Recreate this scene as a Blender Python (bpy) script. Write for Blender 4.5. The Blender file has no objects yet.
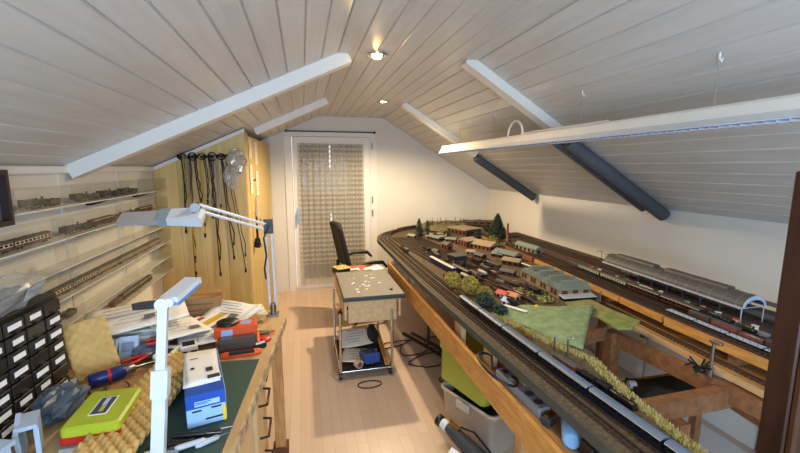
import bpy, bmesh, math, random
from mathutils import Vector, Matrix
rnd = random.Random(7)
PI = math.pi
SC = bpy.context.scene
COL = SC.collection
# ---------------------------------------------------------------- camera
F_PX, W_PX, H_PX = 400.0, 800.0, 453.0
TH = math.atan(59.5 / F_PX)
PS = math.atan(98 * math.cos(TH) / F_PX)
CAM = Vector((0, 0, 1.63))
FW = Vector((math.sin(PS) * math.cos(TH), math.cos(PS) * math.cos(TH), -math.sin(TH)))
RT = Vector((math.cos(PS), -math.sin(PS), 0))
UP = Vector((math.sin(PS) * math.sin(TH), math.cos(PS) * math.sin(TH), math.cos(TH)))
cd = bpy.data.cameras.new('camera')
cd.sensor_fit = 'HORIZONTAL'; cd.sensor_width = 36; cd.lens = 36 * F_PX / W_PX
cd.clip_start = 0.02
cam = bpy.data.objects.new('camera', cd)
COL.objects.link(cam)
m3 = Matrix((RT, UP, -FW)).transposed()
cam.matrix_world = Matrix.Translation(CAM) @ m3.to_4x4()
SC.camera = cam

def ray(px, py):
    return FW + RT * ((px - W_PX / 2) / F_PX) + UP * ((H_PX / 2 - py) / F_PX)
def P(px, py, z):                      # point of the level z seen at a photo pixel
    d = ray(px, py)
    return CAM + d * ((z - CAM.z) / d.z)
def PX(px, py, x):                     # point of the plane at x
    d = ray(px, py)
    return CAM + d * (x / d.x)
def PY(px, py, y):
    d = ray(px, py)
    return CAM + d * (y / d.y)

# ---------------------------------------------------------------- materials
def lin(c):
    return c / 12.92 if c <= 0.04045 else ((c + 0.055) / 1.055) ** 2.4
def hx(s):
    s = s.lstrip('#')
    return tuple(lin(int(s[i:i + 2], 16) / 255) for i in (0, 2, 4))
MATS = {}
def mat(name, col, rough=0.6, metal=0.0, var=0.0, scale=20.0, bump=0.0, col2=None, stretch=None, emit=None, spec=None):
    """Principled with a noise-driven mix of two tones and an optional bump"""
    if name in MATS: return MATS[name]
    m = bpy.data.materials.new(name); m.use_nodes = True
    nt = m.node_tree; b = nt.nodes['Principled BSDF']
    c = hx(col) if isinstance(col, str) else col
    b.inputs['Base Color'].default_value = (*c, 1)
    b.inputs['Roughness'].default_value = rough
    b.inputs['Metallic'].default_value = metal
    if spec is not None: b.inputs['Specular IOR Level'].default_value = spec
    if col2 or var or bump:
        tc = nt.nodes.new('ShaderNodeTexCoord'); mp = nt.nodes.new('ShaderNodeMapping')
        nt.links.new(tc.outputs['Object'], mp.inputs['Vector'])
        if stretch: mp.inputs['Scale'].default_value = stretch
        nz = nt.nodes.new('ShaderNodeTexNoise'); nz.inputs['Scale'].default_value = scale
        nz.inputs['Detail'].default_value = 4
        nt.links.new(mp.outputs['Vector'], nz.inputs['Vector'])
        if col2 or var:
            mx = nt.nodes.new('ShaderNodeValToRGB')
            c2 = hx(col2) if col2 else tuple(max(0, v * (1 - var)) for v in c)
            mx.color_ramp.elements[0].position = 0.35; mx.color_ramp.elements[1].position = 0.65
            mx.color_ramp.elements[0].color = (*c, 1); mx.color_ramp.elements[1].color = (*c2, 1)
            nt.links.new(nz.outputs['Fac'], mx.inputs['Fac'])
            nt.links.new(mx.outputs['Color'], b.inputs['Base Color'])
        if bump:
            bp = nt.nodes.new('ShaderNodeBump'); bp.inputs['Strength'].default_value = bump; bp.inputs['Distance'].default_value = 0.01
            nt.links.new(nz.outputs['Fac'], bp.inputs['Height'])
            nt.links.new(bp.outputs['Normal'], b.inputs['Normal'])
    if emit:
        b.inputs['Emission Color'].default_value = (*hx(emit[0]), 1)
        b.inputs['Emission Strength'].default_value = emit[1]
    MATS[name] = m
    return m
def clear(name, tint, alpha, rough=0.05):
    """thin clear plastic: mostly transparent with a glossy coat"""
    if name in MATS: return MATS[name]
    m = bpy.data.materials.new(name); m.use_nodes = True
    nt = m.node_tree; nt.nodes.remove(nt.nodes['Principled BSDF'])
    out = nt.nodes['Material Output']
    tr = nt.nodes.new('ShaderNodeBsdfTransparent'); tr.inputs['Color'].default_value = (0.97, 0.97, 0.96, 1)
    gl = nt.nodes.new('ShaderNodeBsdfGlossy'); gl.inputs['Roughness'].default_value = rough
    df = nt.nodes.new('ShaderNodeBsdfDiffuse'); df.inputs['Color'].default_value = (*hx(tint), 1)
    m1 = nt.nodes.new('ShaderNodeMixShader'); m1.inputs['Fac'].default_value = alpha
    nt.links.new(tr.outputs[0], m1.inputs[1]); nt.links.new(df.outputs[0], m1.inputs[2])
    lw = nt.nodes.new('ShaderNodeLayerWeight'); lw.inputs['Blend'].default_value = 0.3
    pw = nt.nodes.new('ShaderNodeMath'); pw.operation = 'MULTIPLY_ADD'; pw.inputs[1].default_value = 0.10; pw.inputs[2].default_value = 0.02
    nt.links.new(lw.outputs['Facing'], pw.inputs[0])
    m2 = nt.nodes.new('ShaderNodeMixShader')
    nt.links.new(pw.outputs[0], m2.inputs['Fac'])
    nt.links.new(m1.outputs[0], m2.inputs[1]); nt.links.new(gl.outputs[0], m2.inputs[2])
    nt.links.new(m2.outputs[0], out.inputs['Surface'])
    MATS[name] = m
    return m

white_paint = mat('white_paint', '#e6e2da', 0.55, var=0.03, scale=6)
wall_paint = mat('wall_paint', '#dfdad0', 0.85, var=0.03, scale=3, bump=0.03)
ceil_paint = mat('ceiling_boards', '#cfccc8', 0.33, col2='#c6c3be', scale=5, stretch=(6, 0.5, 6))
pine = mat('pine', '#cf9a52', 0.5, col2='#b87f3c', scale=9, stretch=(6, 1, 6), bump=0.04)
pine_x = mat('pine_crosswise', '#c9965a', 0.5, col2='#ad7a42', scale=9, stretch=(1, 6, 6), bump=0.04)
pine_z = mat('pine_upright', '#c2935c', 0.5, col2='#a87844', scale=9, stretch=(6, 6, 1), bump=0.04)
yellow_ply = mat('yellow_plywood', '#d9bd7d', 0.5, col2='#c9a966', scale=3, stretch=(5, 5, 0.4), bump=0.03)
beige_lam = mat('beige_laminate', '#d8b98a', 0.5, var=0.08, scale=5)
birch = mat('birch', '#d9b888', 0.55, col2='#c9a472', scale=8, stretch=(4, 0.7, 4))
brown_wood = mat('brown_wood', '#6a3e22', 0.55, col2='#573018', scale=8, stretch=(6, 6, 1))
black_plastic = mat('black_plastic', '#151515', 0.4)
black_matt = mat('black_matt', '#1b1a19', 0.8, var=0.3, scale=40)
dark_grey = mat('dark_grey', '#3a3b3d', 0.6)
grey_foam = mat('grey_foam', '#585c62', 0.8, var=0.12, scale=30, bump=0.1)
mid_grey = mat('mid_grey', '#85868a', 0.5)
lt_grey = mat('light_grey', '#b9bcc0', 0.5)
chrome = mat('chrome', '#c9c9c9', 0.18, 1.0)
steel = mat('steel', '#9a9a9a', 0.35, 1.0)
brass = mat('brass', '#b08b45', 0.35, 1.0)
white_lamp = mat('white_enamel', '#d3d9e0', 0.3)
lamp_grey = mat('grey_enamel', '#8b99a6', 0.35)
paper = mat('paper', '#eeece6', 0.8, var=0.04, scale=12)
paper_warm = mat('paper_warm', '#e4dccb', 0.8, var=0.05, scale=12)
ink = mat('printed_ink', '#6d6a66', 0.8)
ink_dark = mat('dark_ink', '#2a2a30', 0.7)
blue = mat('blue_card', '#1d4fb0', 0.4)
lt_blue = mat('light_blue_card', '#9cc4ea', 0.45)
dk_blue = mat('dark_blue_plastic', '#182a66', 0.35)
yellow = mat('yellow_plastic', '#f0cf1c', 0.4)
orange = mat('orange_plastic', '#e8561c', 0.4, var=0.1, scale=20)
red = mat('red_plastic', '#c22420', 0.35)
green_mat = mat('green_cutting_mat', '#2f4b41', 0.6, var=0.06, scale=60)
lime = mat('lime_plastic', '#a9b92c', 0.4)
lime_box = mat('lime_box_plastic', '#a3a83c', 0.45)
bin_white = mat('translucent_white_plastic', '#bfb09c', 0.4)
egg_foam = mat('yellow_foam', '#d3ad68', 0.9, var=0.12, scale=30)
card = mat('brown_cardboard', '#a67c4e', 0.8, var=0.1, scale=25)
mailer = mat('bag_plastic', '#aeb6c0', 0.25)
acrylic = clear('clear_acrylic', '#e6e4de', 0.02)
bagclear = clear('clear_bag', '#cfd0d0', 0.28, 0.12)
glass = clear('window_glass', '#c8d0d8', 0.05, 0.02)

# ---------------------------------------------------------------- mesh builder
class MB:
    def __init__(s):
        s.v = []; s.f = []; s.sm = []; s.T = Matrix.Identity(4); s.mi = []; s.cur = 0
    def add(s, vs, fs, smooth=False):
        b = len(s.v)
        s.v += [s.T @ Vector(v) for v in vs]
        s.f += [tuple(b + i for i in f) for f in fs]
        s.sm += [smooth] * len(fs); s.mi += [s.cur] * len(fs)
        return s
    def box(s, cx, cy, cz, sx, sy, sz, rz=0.0, M=None, bev=0.0):
        hx_, hy, hz = sx / 2, sy / 2, sz / 2
        if bev > 0:
            bev = min(bev, hx_ * .49, hy * .49, hz * .49)
            vs = []; idx = {}
            for ix in (-1, 1):
                for iy in (-1, 1):
                    for iz in (-1, 1):
                        for a in range(3):
                            o = [ix * (hx_ - bev), iy * (hy - bev), iz * (hz - bev)]
                            o[a] = (ix, iy, iz)[a] * (hx_, hy, hz)[a]
                            idx[(ix, iy, iz, a)] = len(vs); vs.append(tuple(o))
            fs = []
            S = (-1, 1)
            for a in range(3):
                b, c = (a + 1) % 3, (a + 2) % 3
                for sg in S:
                    def k(sb, sc):
                        t = [0, 0, 0]; t[a] = sg; t[b] = sb; t[c] = sc
                        return idx[(t[0], t[1], t[2], a)]
                    q = [k(-1, -1), k(1, -1), k(1, 1), k(-1, 1)]
                    fs.append(tuple(q if sg > 0 else q[::-1]))
            for a in range(3):               # edges running along axis a
                b, c = (a + 1) % 3, (a + 2) % 3
                for sb in S:
                    for sc in S:
                        def k(sa, ax):
                            t = [0, 0, 0]; t[a] = sa; t[b] = sb; t[c] = sc
                            return idx[(t[0], t[1], t[2], ax)]
                        q = [k(-1, b), k(1, b), k(1, c), k(-1, c)]
                        fs.append(tuple(q if sb * sc < 0 else q[::-1]))
            for ix in S:
                for iy in S:
                    for iz in S:
                        q = [idx[(ix, iy, iz, a)] for a in range(3)]
                        fs.append(tuple(q if ix * iy * iz > 0 else q[::-1]))
        else:
            vs = [(x, y, z) for x in (-hx_, hx_) for y in (-hy, hy) for z in (-hz, hz)]
            fs = [(0, 1, 3, 2), (4, 6, 7, 5), (0, 4, 5, 1), (2, 3, 7, 6), (0, 2, 6, 4), (1, 5, 7, 3)]
        R = Matrix.Translation((cx, cy, cz)) @ (M if M else Matrix.Rotation(rz, 4, 'Z'))
        return s.add([R @ Vector(v) for v in vs], fs)
    def bx(s, x0, x1, y0, y1, z0, z1, bev=0.0):
        return s.box((x0 + x1) / 2, (y0 + y1) / 2, (z0 + z1) / 2, abs(x1 - x0), abs(y1 - y0), abs(z1 - z0), bev=bev)
    def bar(s, a, b, w, h, up=(0, 0, 1)):
        """rectangular bar from a to b, w across, h along up"""
        a = Vector(a); b = Vector(b); d = (b - a); L = d.length; d.normalize()
        u = Vector(up); r = d.cross(u)
        if r.length < 1e-5: r = d.cross(Vector((1, 0, 0)))
        r.normalize(); u = r.cross(d)
        M = Matrix((r, d, u)).transposed().to_4x4()
        c = (a + b) / 2
        return s.box(c.x, c.y, c.z, w, L, h, M=M)
    def ring(s, rings, cap=True, smooth=True, closed=False):
        n = len(rings[0]); vs = [v for r in rings for v in r]; fs = []
        m = len(rings)
        for i in range(m if closed else m - 1):
            for j in range(n):
                a = i * n + j; b = i * n + (j + 1) % n; i2 = ((i + 1) % m) * n
                fs.append((a, b, i2 + (j + 1) % n, i2 + j))
        s.add(vs, fs, smooth)
        if cap and not closed:
            s.add(rings[0], [tuple(range(n))[::-1]]); s.add(rings[-1], [tuple(range(n))])
        return s
    def tube(s, pts, r, n=8, cap=True):
        pts = [Vector(p) for p in pts]; rs = r if isinstance(r, (list, tuple)) else [r] * len(pts)
        rings = []; pu = None
        for i, p in enumerate(pts):
            d = (pts[min(i + 1, len(pts) - 1)] - pts[max(i - 1, 0)])
            if d.length < 1e-9: d = Vector((0, 0, 1))
            d.normalize()
            if pu is None:
                pu = Vector((0, 0, 1)) if abs(d.z) < 0.9 else Vector((1, 0, 0))
            x = d.cross(pu)
            if x.length < 1e-6: x = d.cross(Vector((0, 1, 0.1)))
            x.normalize(); y = x.cross(d); pu = y
            rings.append([p + (x * math.cos(2 * PI * k / n) - y * math.sin(2 * PI * k / n)) * rs[i] for k in range(n)])
        return s.ring(rings, cap)
    def cyl(s, a, b, r, r2=None, n=14):
        return s.tube([a, b], [r, r if r2 is None else r2], n)
    def lathe(s, prof, c=(0, 0, 0), n=16, cap=True):
        return s.ring([[(c[0] + r * math.cos(2 * PI * k / n), c[1] + r * math.sin(2 * PI * k / n), c[2] + z) for k in range(n)] for r, z in prof], cap)
    def prism(s, poly, axis, a, b, cap=True, smooth=False):
        """poly of 2D points swept along an axis from a to b (axis x: poly is y,z; y: x,z; z: x,y)"""
        def p3(p, t):
            return {'x': (t, p[0], p[1]), 'y': (p[0], t, p[1]), 'z': (p[0], p[1], t)}[axis]
        r0 = [p3(p, a) for p in poly]; r1 = [p3(p, b) for p in poly]
        return s.ring([r0, r1], cap, smooth)
    def grid(s, fn, nu, nv, th=0.0, smooth=True):
        """fn(u,v)->point; th>0 gives it thickness along z"""
        vs = [fn(i / nu, j / nv) for i in range(nu + 1) for j in range(nv + 1)]
        w = nv + 1
        fs = [(i * w + j, (i + 1) * w + j, (i + 1) * w + j + 1, i * w + j + 1) for i in range(nu) for j in range(nv)]
        if th:
            N = len(vs)
            lo = [(v[0], v[1], v[2] - th) for v in vs]
            fs2 = [tuple(N + k for k in f[::-1]) for f in fs]
            edge = [i * w for i in range(nu + 1)] + [nu * w + j for j in range(1, nv + 1)] + [i * w + nv for i in range(nu - 1, -1, -1)] + [j for j in range(nv - 1, 0, -1)]
            side = [(edge[k], N + edge[k], N + edge[(k + 1) % len(edge)], edge[(k + 1) % len(edge)]) for k in range(len(edge))]
            side = [q[::-1] for q in side]
            vs = vs + lo; fs = fs + fs2 + side
        return s.add(vs, fs, smooth)
    def ball(s, c, rx, ry=None, rz=None, nu=10, nv=7):
        ry = rx if ry is None else ry; rz = rx if rz is None else rz
        rings = []
        for i in range(nv + 1):
            t = PI * (0.02 + 0.96 * i / nv) - PI / 2
            rings.append([(c[0] + rx * math.cos(t) * math.cos(2 * PI * k / nu), c[1] + ry * math.cos(t) * math.sin(2 * PI * k / nu), c[2] + rz * math.sin(t)) for k in range(nu)])
        return s.ring(rings)
    def build(s, name, m, parent=None, loc=None, rz=0.0):
        me = bpy.data.meshes.new(name)
        me.from_pydata([tuple(v) for v in s.v], [], s.f)
        ms = m if isinstance(m, (list, tuple)) else [m]
        for q in ms: me.materials.append(q)
        me.polygons.foreach_set('use_smooth', s.sm)
        me.polygons.foreach_set('material_index', s.mi)
        me.validate(); me.update()
        if not any(s.sm) or True:
            bm = bmesh.new(); bm.from_mesh(me)
            bmesh.ops.recalc_face_normals(bm, faces=bm.faces)
            bm.to_mesh(me); bm.free()
        o = bpy.data.objects.new(name, me); COL.objects.link(o)
        if parent: o.parent = parent
        if loc is not None: o.location = loc
        o.rotation_euler.z = rz
        return o

def tag(o, label=None, cat=None, group=None, kind=None):
    if label: o['label'] = label
    if cat: o['category'] = cat
    if group: o['group'] = group
    if kind: o['kind'] = kind
    return o
def thing(name, label, cat, loc=(0, 0, 0), rz=0.0, group=None):
    o = bpy.data.objects.new(name, None); COL.objects.link(o)
    o.empty_display_size = 0.05
    o.location = loc; o.rotation_euler.z = rz
    return tag(o, label, cat, group)
KIDS = {}
def copy_tree(o, parent=None):
    c = o.copy(); COL.objects.link(c)
    if parent: c.parent = parent
    for ch in list(o.children): copy_tree(ch, c)
    return c
def dup(o, loc, rz, label, group=None):
    c = copy_tree(o); c.location = loc; c.rotation_euler.z = rz; c['label'] = label
    if group: c['group'] = group
    return c
def solo(mb, name, m, label, cat, loc=(0, 0, 0), rz=0.0, group=None, kind=None):
    return tag(mb.build(name, m, None, loc, rz), label, cat, group, kind)
def struct(mb, name, m, parent=None):
    o = mb.build(name, m, parent)
    if not parent: o['kind'] = 'structure'
    return o
def Rx(a): return Matrix.Rotation(a, 4, 'X')
def Ry(a): return Matrix.Rotation(a, 4, 'Y')
def Rz(a): return Matrix.Rotation(a, 4, 'Z')
def TR(x, y, z): return Matrix.Translation((x, y, z))

# ---------------------------------------------------------------- room shell
XL, XR, YB, YF = -1.18, 2.62, 5.34, -1.3
ZC = 2.27                      # flat middle of the ceiling
# slope ends: the left slope from (0.24, ZC) to the left wall, the right one from (1.02, ZC) to the right wall
AL, AR = 0.22, 1.06
ZL, ZR = 1.635, 1.315
def ceil_profile():
    """board cross-section with V grooves, left wall to right wall (x, z)"""
    segs = [((XL, ZL), (AL, ZC)), ((AL, ZC), (AR, ZC)), ((AR, ZC), (XR, ZR))]
    pts = []
    for (x0, z0), (x1, z1) in segs:
        L = math.hypot(x1 - x0, z1 - z0); n = max(1, round(L / 0.105))
        dx, dz = (x1 - x0) / L, (z1 - z0) / L
        nx, nz = -dz, dx          # upwards
        for k in range(n):
            t0 = L * k / n; t1 = L * (k + 1) / n; g = 0.005; dp = 0.008
            pts += [(x0 + dx * t0 + nx * dp, z0 + dz * t0 + nz * dp), (x0 + dx * (t0 + g), z0 + dz * (t0 + g)),
                    (x0 + dx * (t1 - g), z0 + dz * (t1 - g)), (x0 + dx * t1 + nx * dp, z0 + dz * t1 + nz * dp)]
    return pts
pr = ceil_profile()
poly = pr + [(XR + .12, ZR + .05), (XR + .12, ZC + .3), (XL - .12, ZC + .3), (XL - .12, ZL + .05)]
mb = MB()
n = len(poly)
for i in range(n):
    a, b = poly[i], poly[(i + 1) % n]
    mb.add([(a[0], YF - .12, a[1]), (b[0], YF - .12, b[1]), (b[0], YB + .12, b[1]), (a[0], YB + .12, a[1])], [(0, 1, 2, 3)])
tag(mb.build('ceiling', ceil_paint), kind='structure')

# floor: pale laminate strips
def floor_material():
    m = bpy.data.materials.new('laminate_floor'); m.use_nodes = True; nt = m.node_tree
    b = nt.nodes['Principled BSDF']; b.inputs['Roughness'].default_value = 0.32
    tc = nt.nodes.new('ShaderNodeTexCoord'); mp = nt.nodes.new('ShaderNodeMapping')
    mp.inputs['Rotation'].default_value = (0, 0, PI / 2)
    nt.links.new(tc.outputs['Object'], mp.inputs['Vector'])
    br = nt.nodes.new('ShaderNodeTexBrick'); br.inputs['Scale'].default_value = 1.0
    br.inputs['Brick Width'].default_value = 0.62; br.inputs['Row Height'].default_value = 0.065
    br.inputs['Mortar Size'].default_value = 0.0012; br.inputs['Mortar Smooth'].default_value = 0.3
    br.inputs['Color1'].default_value = (*hx('#d8bfa8'), 1); br.inputs['Color2'].default_value = (*hx('#d0b59c'), 1)
    br.inputs['Mortar'].default_value = (*hx('#bb9a7c'), 1)
    nt.links.new(mp.outputs['Vector'], br.inputs['Vector'])
    nt.links.new(br.outputs['Color'], b.inputs['Base Color'])
    return m
mb = MB().bx(XL - .12, XR + .12, YF - .12, YB + .12, -0.1, 0)
tag(mb.build('floor', floor_material()), kind='structure')
mb = MB().bx(XL - .12, XL, YF - .12, YB + .12, 0, ZL + .05); struct(mb, 'wall_left', wall_paint)
mb = MB().bx(XR, XR + .12, YF - .12, YB + .12, 0, ZR + .05); struct(mb, 'wall_right', wall_paint)
# back gable with the balcony-door opening
DX0, DX1, DZ1 = -0.17, 0.93, 2.045
OX0, OX1, OZ1 = DX0 - .041, DX1 + .041, DZ1 + .041
mb = MB()
y0, y1 = YB, YB + .12
mb.bx(XL, OX0, y0, y1, 0, ZC + .2); mb.bx(OX1, XR, y0, y1, 0, ZC + .2); mb.bx(OX0, OX1, y0, y1, OZ1, ZC + .2)
struct(mb, 'wall_back', wall_paint)
# front gable (behind the camera) with a window opening
WX0, WX1, WZ0, WZ1 = -0.75, 1.35, 0.75, 1.95
mb = MB()
y0, y1 = YF - .12, YF
mb.bx(XL, WX0, y0, y1, 0, ZC + .2); mb.bx(WX1, XR, y0, y1, 0, ZC + .2); mb.bx(WX0, WX1, y0, y1, 0, WZ0); mb.bx(WX0, WX1, y0, y1, WZ1, ZC + .2)
struct(mb, 'wall_front', wall_paint)
wn = bpy.data.objects.new('window_1', None); COL.objects.link(wn); wn['kind'] = 'structure'
mb = MB()
for a, b, c, d in ((WX0, WX0 + .06, WZ0, WZ1), (WX1 - .06, WX1, WZ0, WZ1), (WX0, WX1, WZ0, WZ0 + .06), (WX0, WX1, WZ1 - .06, WZ1), (.27, .33, WZ0, WZ1)):
    mb.bx(a, b, YF - .09, YF - .03, c, d)
mb.build('window_frame', white_paint, wn)

# rafters: white boxed beams below the sloping boards
def on_slope(x, side):
    if side == 'L': return ZL + (x - XL) * (ZC - ZL) / (AL - XL)
    return ZC + (x - AR) * (ZR - ZC) / (XR - AR)
def rafter(name, side, y, w, drop, xa, xb):
    mb = MB()
    a = (xa, on_slope(xa, side)); b = (xb, on_slope(xb, side))
    L = math.hypot(b[0] - a[0], b[1] - a[1]); dx, dz = (b[0] - a[0]) / L, (b[1] - a[1]) / L
    nx, nz = (dz, -dx) if (-dx) * 1 < 0 else (-dz, dx)
    if nz > 0: nx, nz = -nx, -nz
    mb.prism([(a[0] - nx * .02, a[1] - nz * .02), (b[0] - nx * .02, b[1] - nz * .02), (b[0] + nx * drop, b[1] + nz * drop), (a[0] + nx * drop, a[1] + nz * drop)], 'y', y - w / 2, y + w / 2)
    return struct(mb, name, white_paint)
rafter('trim_1', 'L', 2.45, .09, .07, XL + .003, AL + .05)
rafter('trim_2', 'L', 4.0, .09, .06, -0.42, AL + .02)
rafter('trim_3', 'R', 2.41, .09, .055, AR - .05, 1.77)
rafter('trim_4', 'R', 4.1, .09, .055, AR - .03, 1.85)
mb = MB().bx(XL, XL + .018, YF, 3.64, ZL - .035, ZL - .003)
struct(mb, 'trim_5', white_paint)
mb = MB().bx(DX1 + .08, XR, YB - .012, YB, 0, .06); struct(mb, 'baseboard_back', white_paint)

# balcony door: frame, leaf, glass, hardware
dr = bpy.data.objects.new('door_1', None); COL.objects.link(dr); dr['kind'] = 'structure'
mb = MB()
yf = YB - .015
mb.bx(DX0 - .04, DX0 + .05, yf, YB + .09, 0, DZ1 + .04); mb.bx(DX1 - .05, DX1 + .04, yf, YB + .09, 0, DZ1 + .04)
mb.bx(DX0 + .05, DX1 - .05, yf, YB + .09, DZ1 - .03, DZ1 + .04); mb.bx(DX0 + .05, DX1 - .05, yf, YB + .09, 0, .03)
mb.build('door_frame', white_paint, dr)
lf = MB()
la, lb = DX0 + .055, DX1 - .055
lf.bx(la, la + .1, YB - .03, YB + .04, .03, DZ1 - .035); lf.bx(lb - .1, lb, YB - .03, YB + .04, .03, DZ1 - .035)
lf.bx(la + .1, lb - .1, YB - .03, YB + .04, .03, .15); lf.bx(la + .1, lb - .1, YB - .03, YB + .04, DZ1 - .13, DZ1 - .035)
leaf = lf.build('door_leaf', white_paint, dr)
MB().bx(la + .1, lb - .1, YB, YB + .012, .15, DZ1 - .13).build('door_glass', glass, leaf)
h = MB().bx(la + .03, la + .06, YB - .04, YB - .028, .93, 1.1); h.cyl((la + .045, YB - .03, 1.05), (la + .045, YB - .075, 1.05), .009, n=8); h.bx(la + .034, la + .056, YB - .083, YB - .07, .9, 1.06)
h.build('door_handle', steel, leaf)
h = MB()
for z in (.2, 1.02, 1.2, 1.9): h.cyl((lb + .03, YB - .035, z - .04), (lb + .03, YB - .035, z + .04), .009, n=8)
h.build('hinge', steel, leaf)
# roller shutter let down outside the glass, with daylight at the slits beside it
sh = MB()
for k in range(44):
    z = .06 + k * .045
    za, zb = z + .0015, z + .045
    if 34 <= k <= 40 or 18 <= k <= 20:
        sh.bx(DX0 + .06, .352, YB + .095, YB + .105, za, zb); sh.bx(.372, DX1 - .06, YB + .095, YB + .105, za, zb)
    else: sh.bx(DX0 + .06, DX1 - .06, YB + .095, YB + .105, za, zb)
sh.build('roller_shutter', mat('shutter_slats', '#8d8878', 0.6), dr)

# ---------------------------------------------------------------- light
def area(name, loc, rot, sx, sy, power, col, parent=None):
    l = bpy.data.lights.new(name, 'AREA'); l.shape = 'RECTANGLE'; l.size = sx; l.size_y = sy; l.energy = power; l.color = col
    o = bpy.data.objects.new(name, l); COL.objects.link(o); o.location = loc; o.rotation_euler = rot
    if parent: o.parent = parent
    return o
area('daylight', ((WX0 + WX1) / 2, YF - .16, (WZ0 + WZ1) / 2), (PI / 2, 0, 0), WX1 - WX0, WZ1 - WZ0, 78, (0.47, 0.70, 1.0))
warm = (1.0, 0.785, 0.50)
SC.cycles.transparent_max_bounces = 24
lens_m = mat('lamp_lens', '#fff2d8', 0.4, emit=('#ffd084', 110))
def downlight(loc, label, power, flush=False):
    t = thing('ceiling_downlight', label, 'ceiling light', loc, 0, 'recessed ceiling downlights')
    m = MB(); m.lathe([(.044, -.001), (.062, -.001), (.064, -.006), (.058, -.011), (.044, -.008)], n=28, cap=False); m.build('trim_ring', chrome, t)
    pf_ = [(.0005, -.006), (.026, -.0055), (.030, -.002), (.0005, -.001)] if flush else [(.0005, -.026), (.016, -.024), (.026, -.016), (.030, -.002), (.0005, -.001)]
    MB().lathe(pf_, n=24, cap=False).build('bulb', lens_m, t)
    MB().lathe([(.030, -.001), (.044, -.001), (.044, -.0025), (.030, -.0025)], n=24, cap=False).build('reflector', chrome, t)
    l = bpy.data.lights.new('downlight_bulb', 'SPOT'); l.energy = power; l.color = warm; l.spot_size = 2.75; l.spot_blend = 0.5; l.shadow_soft_size = 0.035
    o = bpy.data.objects.new('downlight_bulb', l); COL.objects.link(o); o.parent = t; o.location = (0, 0, -.065)
    return t
downlight((.44, 2.38, ZC), 'lit round downlight in the flat ceiling, the brighter one nearer the camera', 36)
downlight((.80, 4.0, ZC), 'lit round downlight in the flat ceiling near the balcony door', 125, True)
downlight((.45, 0.2, ZC), 'round downlight in the flat ceiling above the camera', 14)  # unseen lamp, added only for the light it gives
w = bpy.data.worlds.new('world'); SC.world = w; w.use_nodes = True
w.node_tree.nodes['Background'].inputs[0].default_value = (0.75, 0.86, 1, 1)
w.node_tree.nodes['Background'].inputs[1].default_value = 2.0
SC.view_settings.view_transform = 'Standard'; SC.view_settings.look = 'None'
SC.view_settings.exposure = 0.38; SC.view_settings.gamma = 1.0; SC.view_settings.use_curve_mapping = False
# ================================================================ left side: closet, display shelves, workbench
# built-in closet filling the corner by the balcony door
CY, CX = 3.66, -0.465
ct = thing('built_in_closet', 'yellow wood-panelled closet filling the corner left of the balcony door', 'closet', (XL, CY, 0))
def sl(x): return on_slope(x, 'L') - .006
w0 = 0.004; w1 = CX - XL
fm = MB()
nb = 4
for k in range(nb):
    a = w0 + (w1 - w0) * k / nb; b = w0 + (w1 - w0) * (k + 1) / nb - .002
    fm.prism([(a, 0.002), (b, 0.002), (b, sl(XL + b)), (a, sl(XL + a))], 'y', 0, .02)
fm.build('front_panel', yellow_ply, ct)
SHR = Matrix(((1, .045, 0, 0), (0, 1, 0, 0), (0, 0, 1, 0), (0, 0, 0, 1)))
sm = MB(); sm.T = SHR; side_len = YB - CY - .02
sm.bx(w1 - .02, w1, .022, .16, .002, sl(CX) - .03); sm.build('side_panel', yellow_ply, ct)
m = MB(); m.T = SHR; m.bx(w1 - .02, w1, side_len - .5, side_len, .002, sl(CX) - .02).build('side_panel', yellow_ply, ct)
dm = MB(); dm.T = SHR
dm.bx(w1 - .02, w1 + .004, .165, .62, .04, 1.5, bev=.004); dm.bx(w1 - .02, w1 + .004, .165, .62, 1.51, sl(CX) - .05, bev=.004)
d1 = dm.build('door', yellow_ply, ct)
MB().cyl((w1 + .030, .58, 1.1), (w1 + .046, .58, 1.1), .012).build('knob', brass, d1)
dm = MB(); dm.T = SHR; dm.bx(w1 - .02, w1 + .004, .625, side_len - .505, .04, sl(CX) - .05, bev=.004); dm.build('door', yellow_ply, ct)
tm = MB()
tm.prism([(w0, sl(XL) - .03), (w1 + .004, sl(CX) - .03), (w1 + .004, sl(CX)), (w0, sl(XL))], 'y', -.012, 0)
tm.build('top_trim', white_paint, ct)

# cable rack on the closet front, with hanging leads
rk = thing('cable_rack', 'black hook rack high on the yellow closet front', 'rack', (-.98, CY, 1.715))
MB().bar((0, -.008, -.01), (.42, -.008, .01), .016, .022).build('rail', black_plastic, rk)
for k in range(9):
    x = .02 + k * .047
    hk = MB().tube([(x, -.012, .0), (x, -.04, -.004), (x, -.055, .012)], .004, 6)
    hk.build('hook', black_plastic, rk)
cab_cols = [('black', black_plastic, '#151515'), ('grey', mid_grey, ''), ('red', red, ''), ('yellow', mat('ochre_lead', '#b99a3c', .5), '')]
specs = [(.03, .62, 0, .0), (.06, .5, 1, .01), (.09, 1.02, 0, -.02), (.13, .42, 0, .02), (.165, .66, 3, 0), (.20, .38, 0, .01), (.235, 1.0, 0, .04), (.255, .5, 0, -.01), (.28, .48, 1, .02), (.33, .86, 0, .05), (.37, .98, 0, .1), (.05, .98, 3, .03)]
nth = ['first', 'second', 'third', 'fourth', 'fifth', 'sixth', 'seventh', 'eighth', 'ninth', 'tenth', 'eleventh', 'twelfth', 'thirteenth', 'fourteenth', 'fifteenth', 'sixteenth']
order = sorted(range(len(specs)), key=lambda i: specs[i][0])
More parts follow.
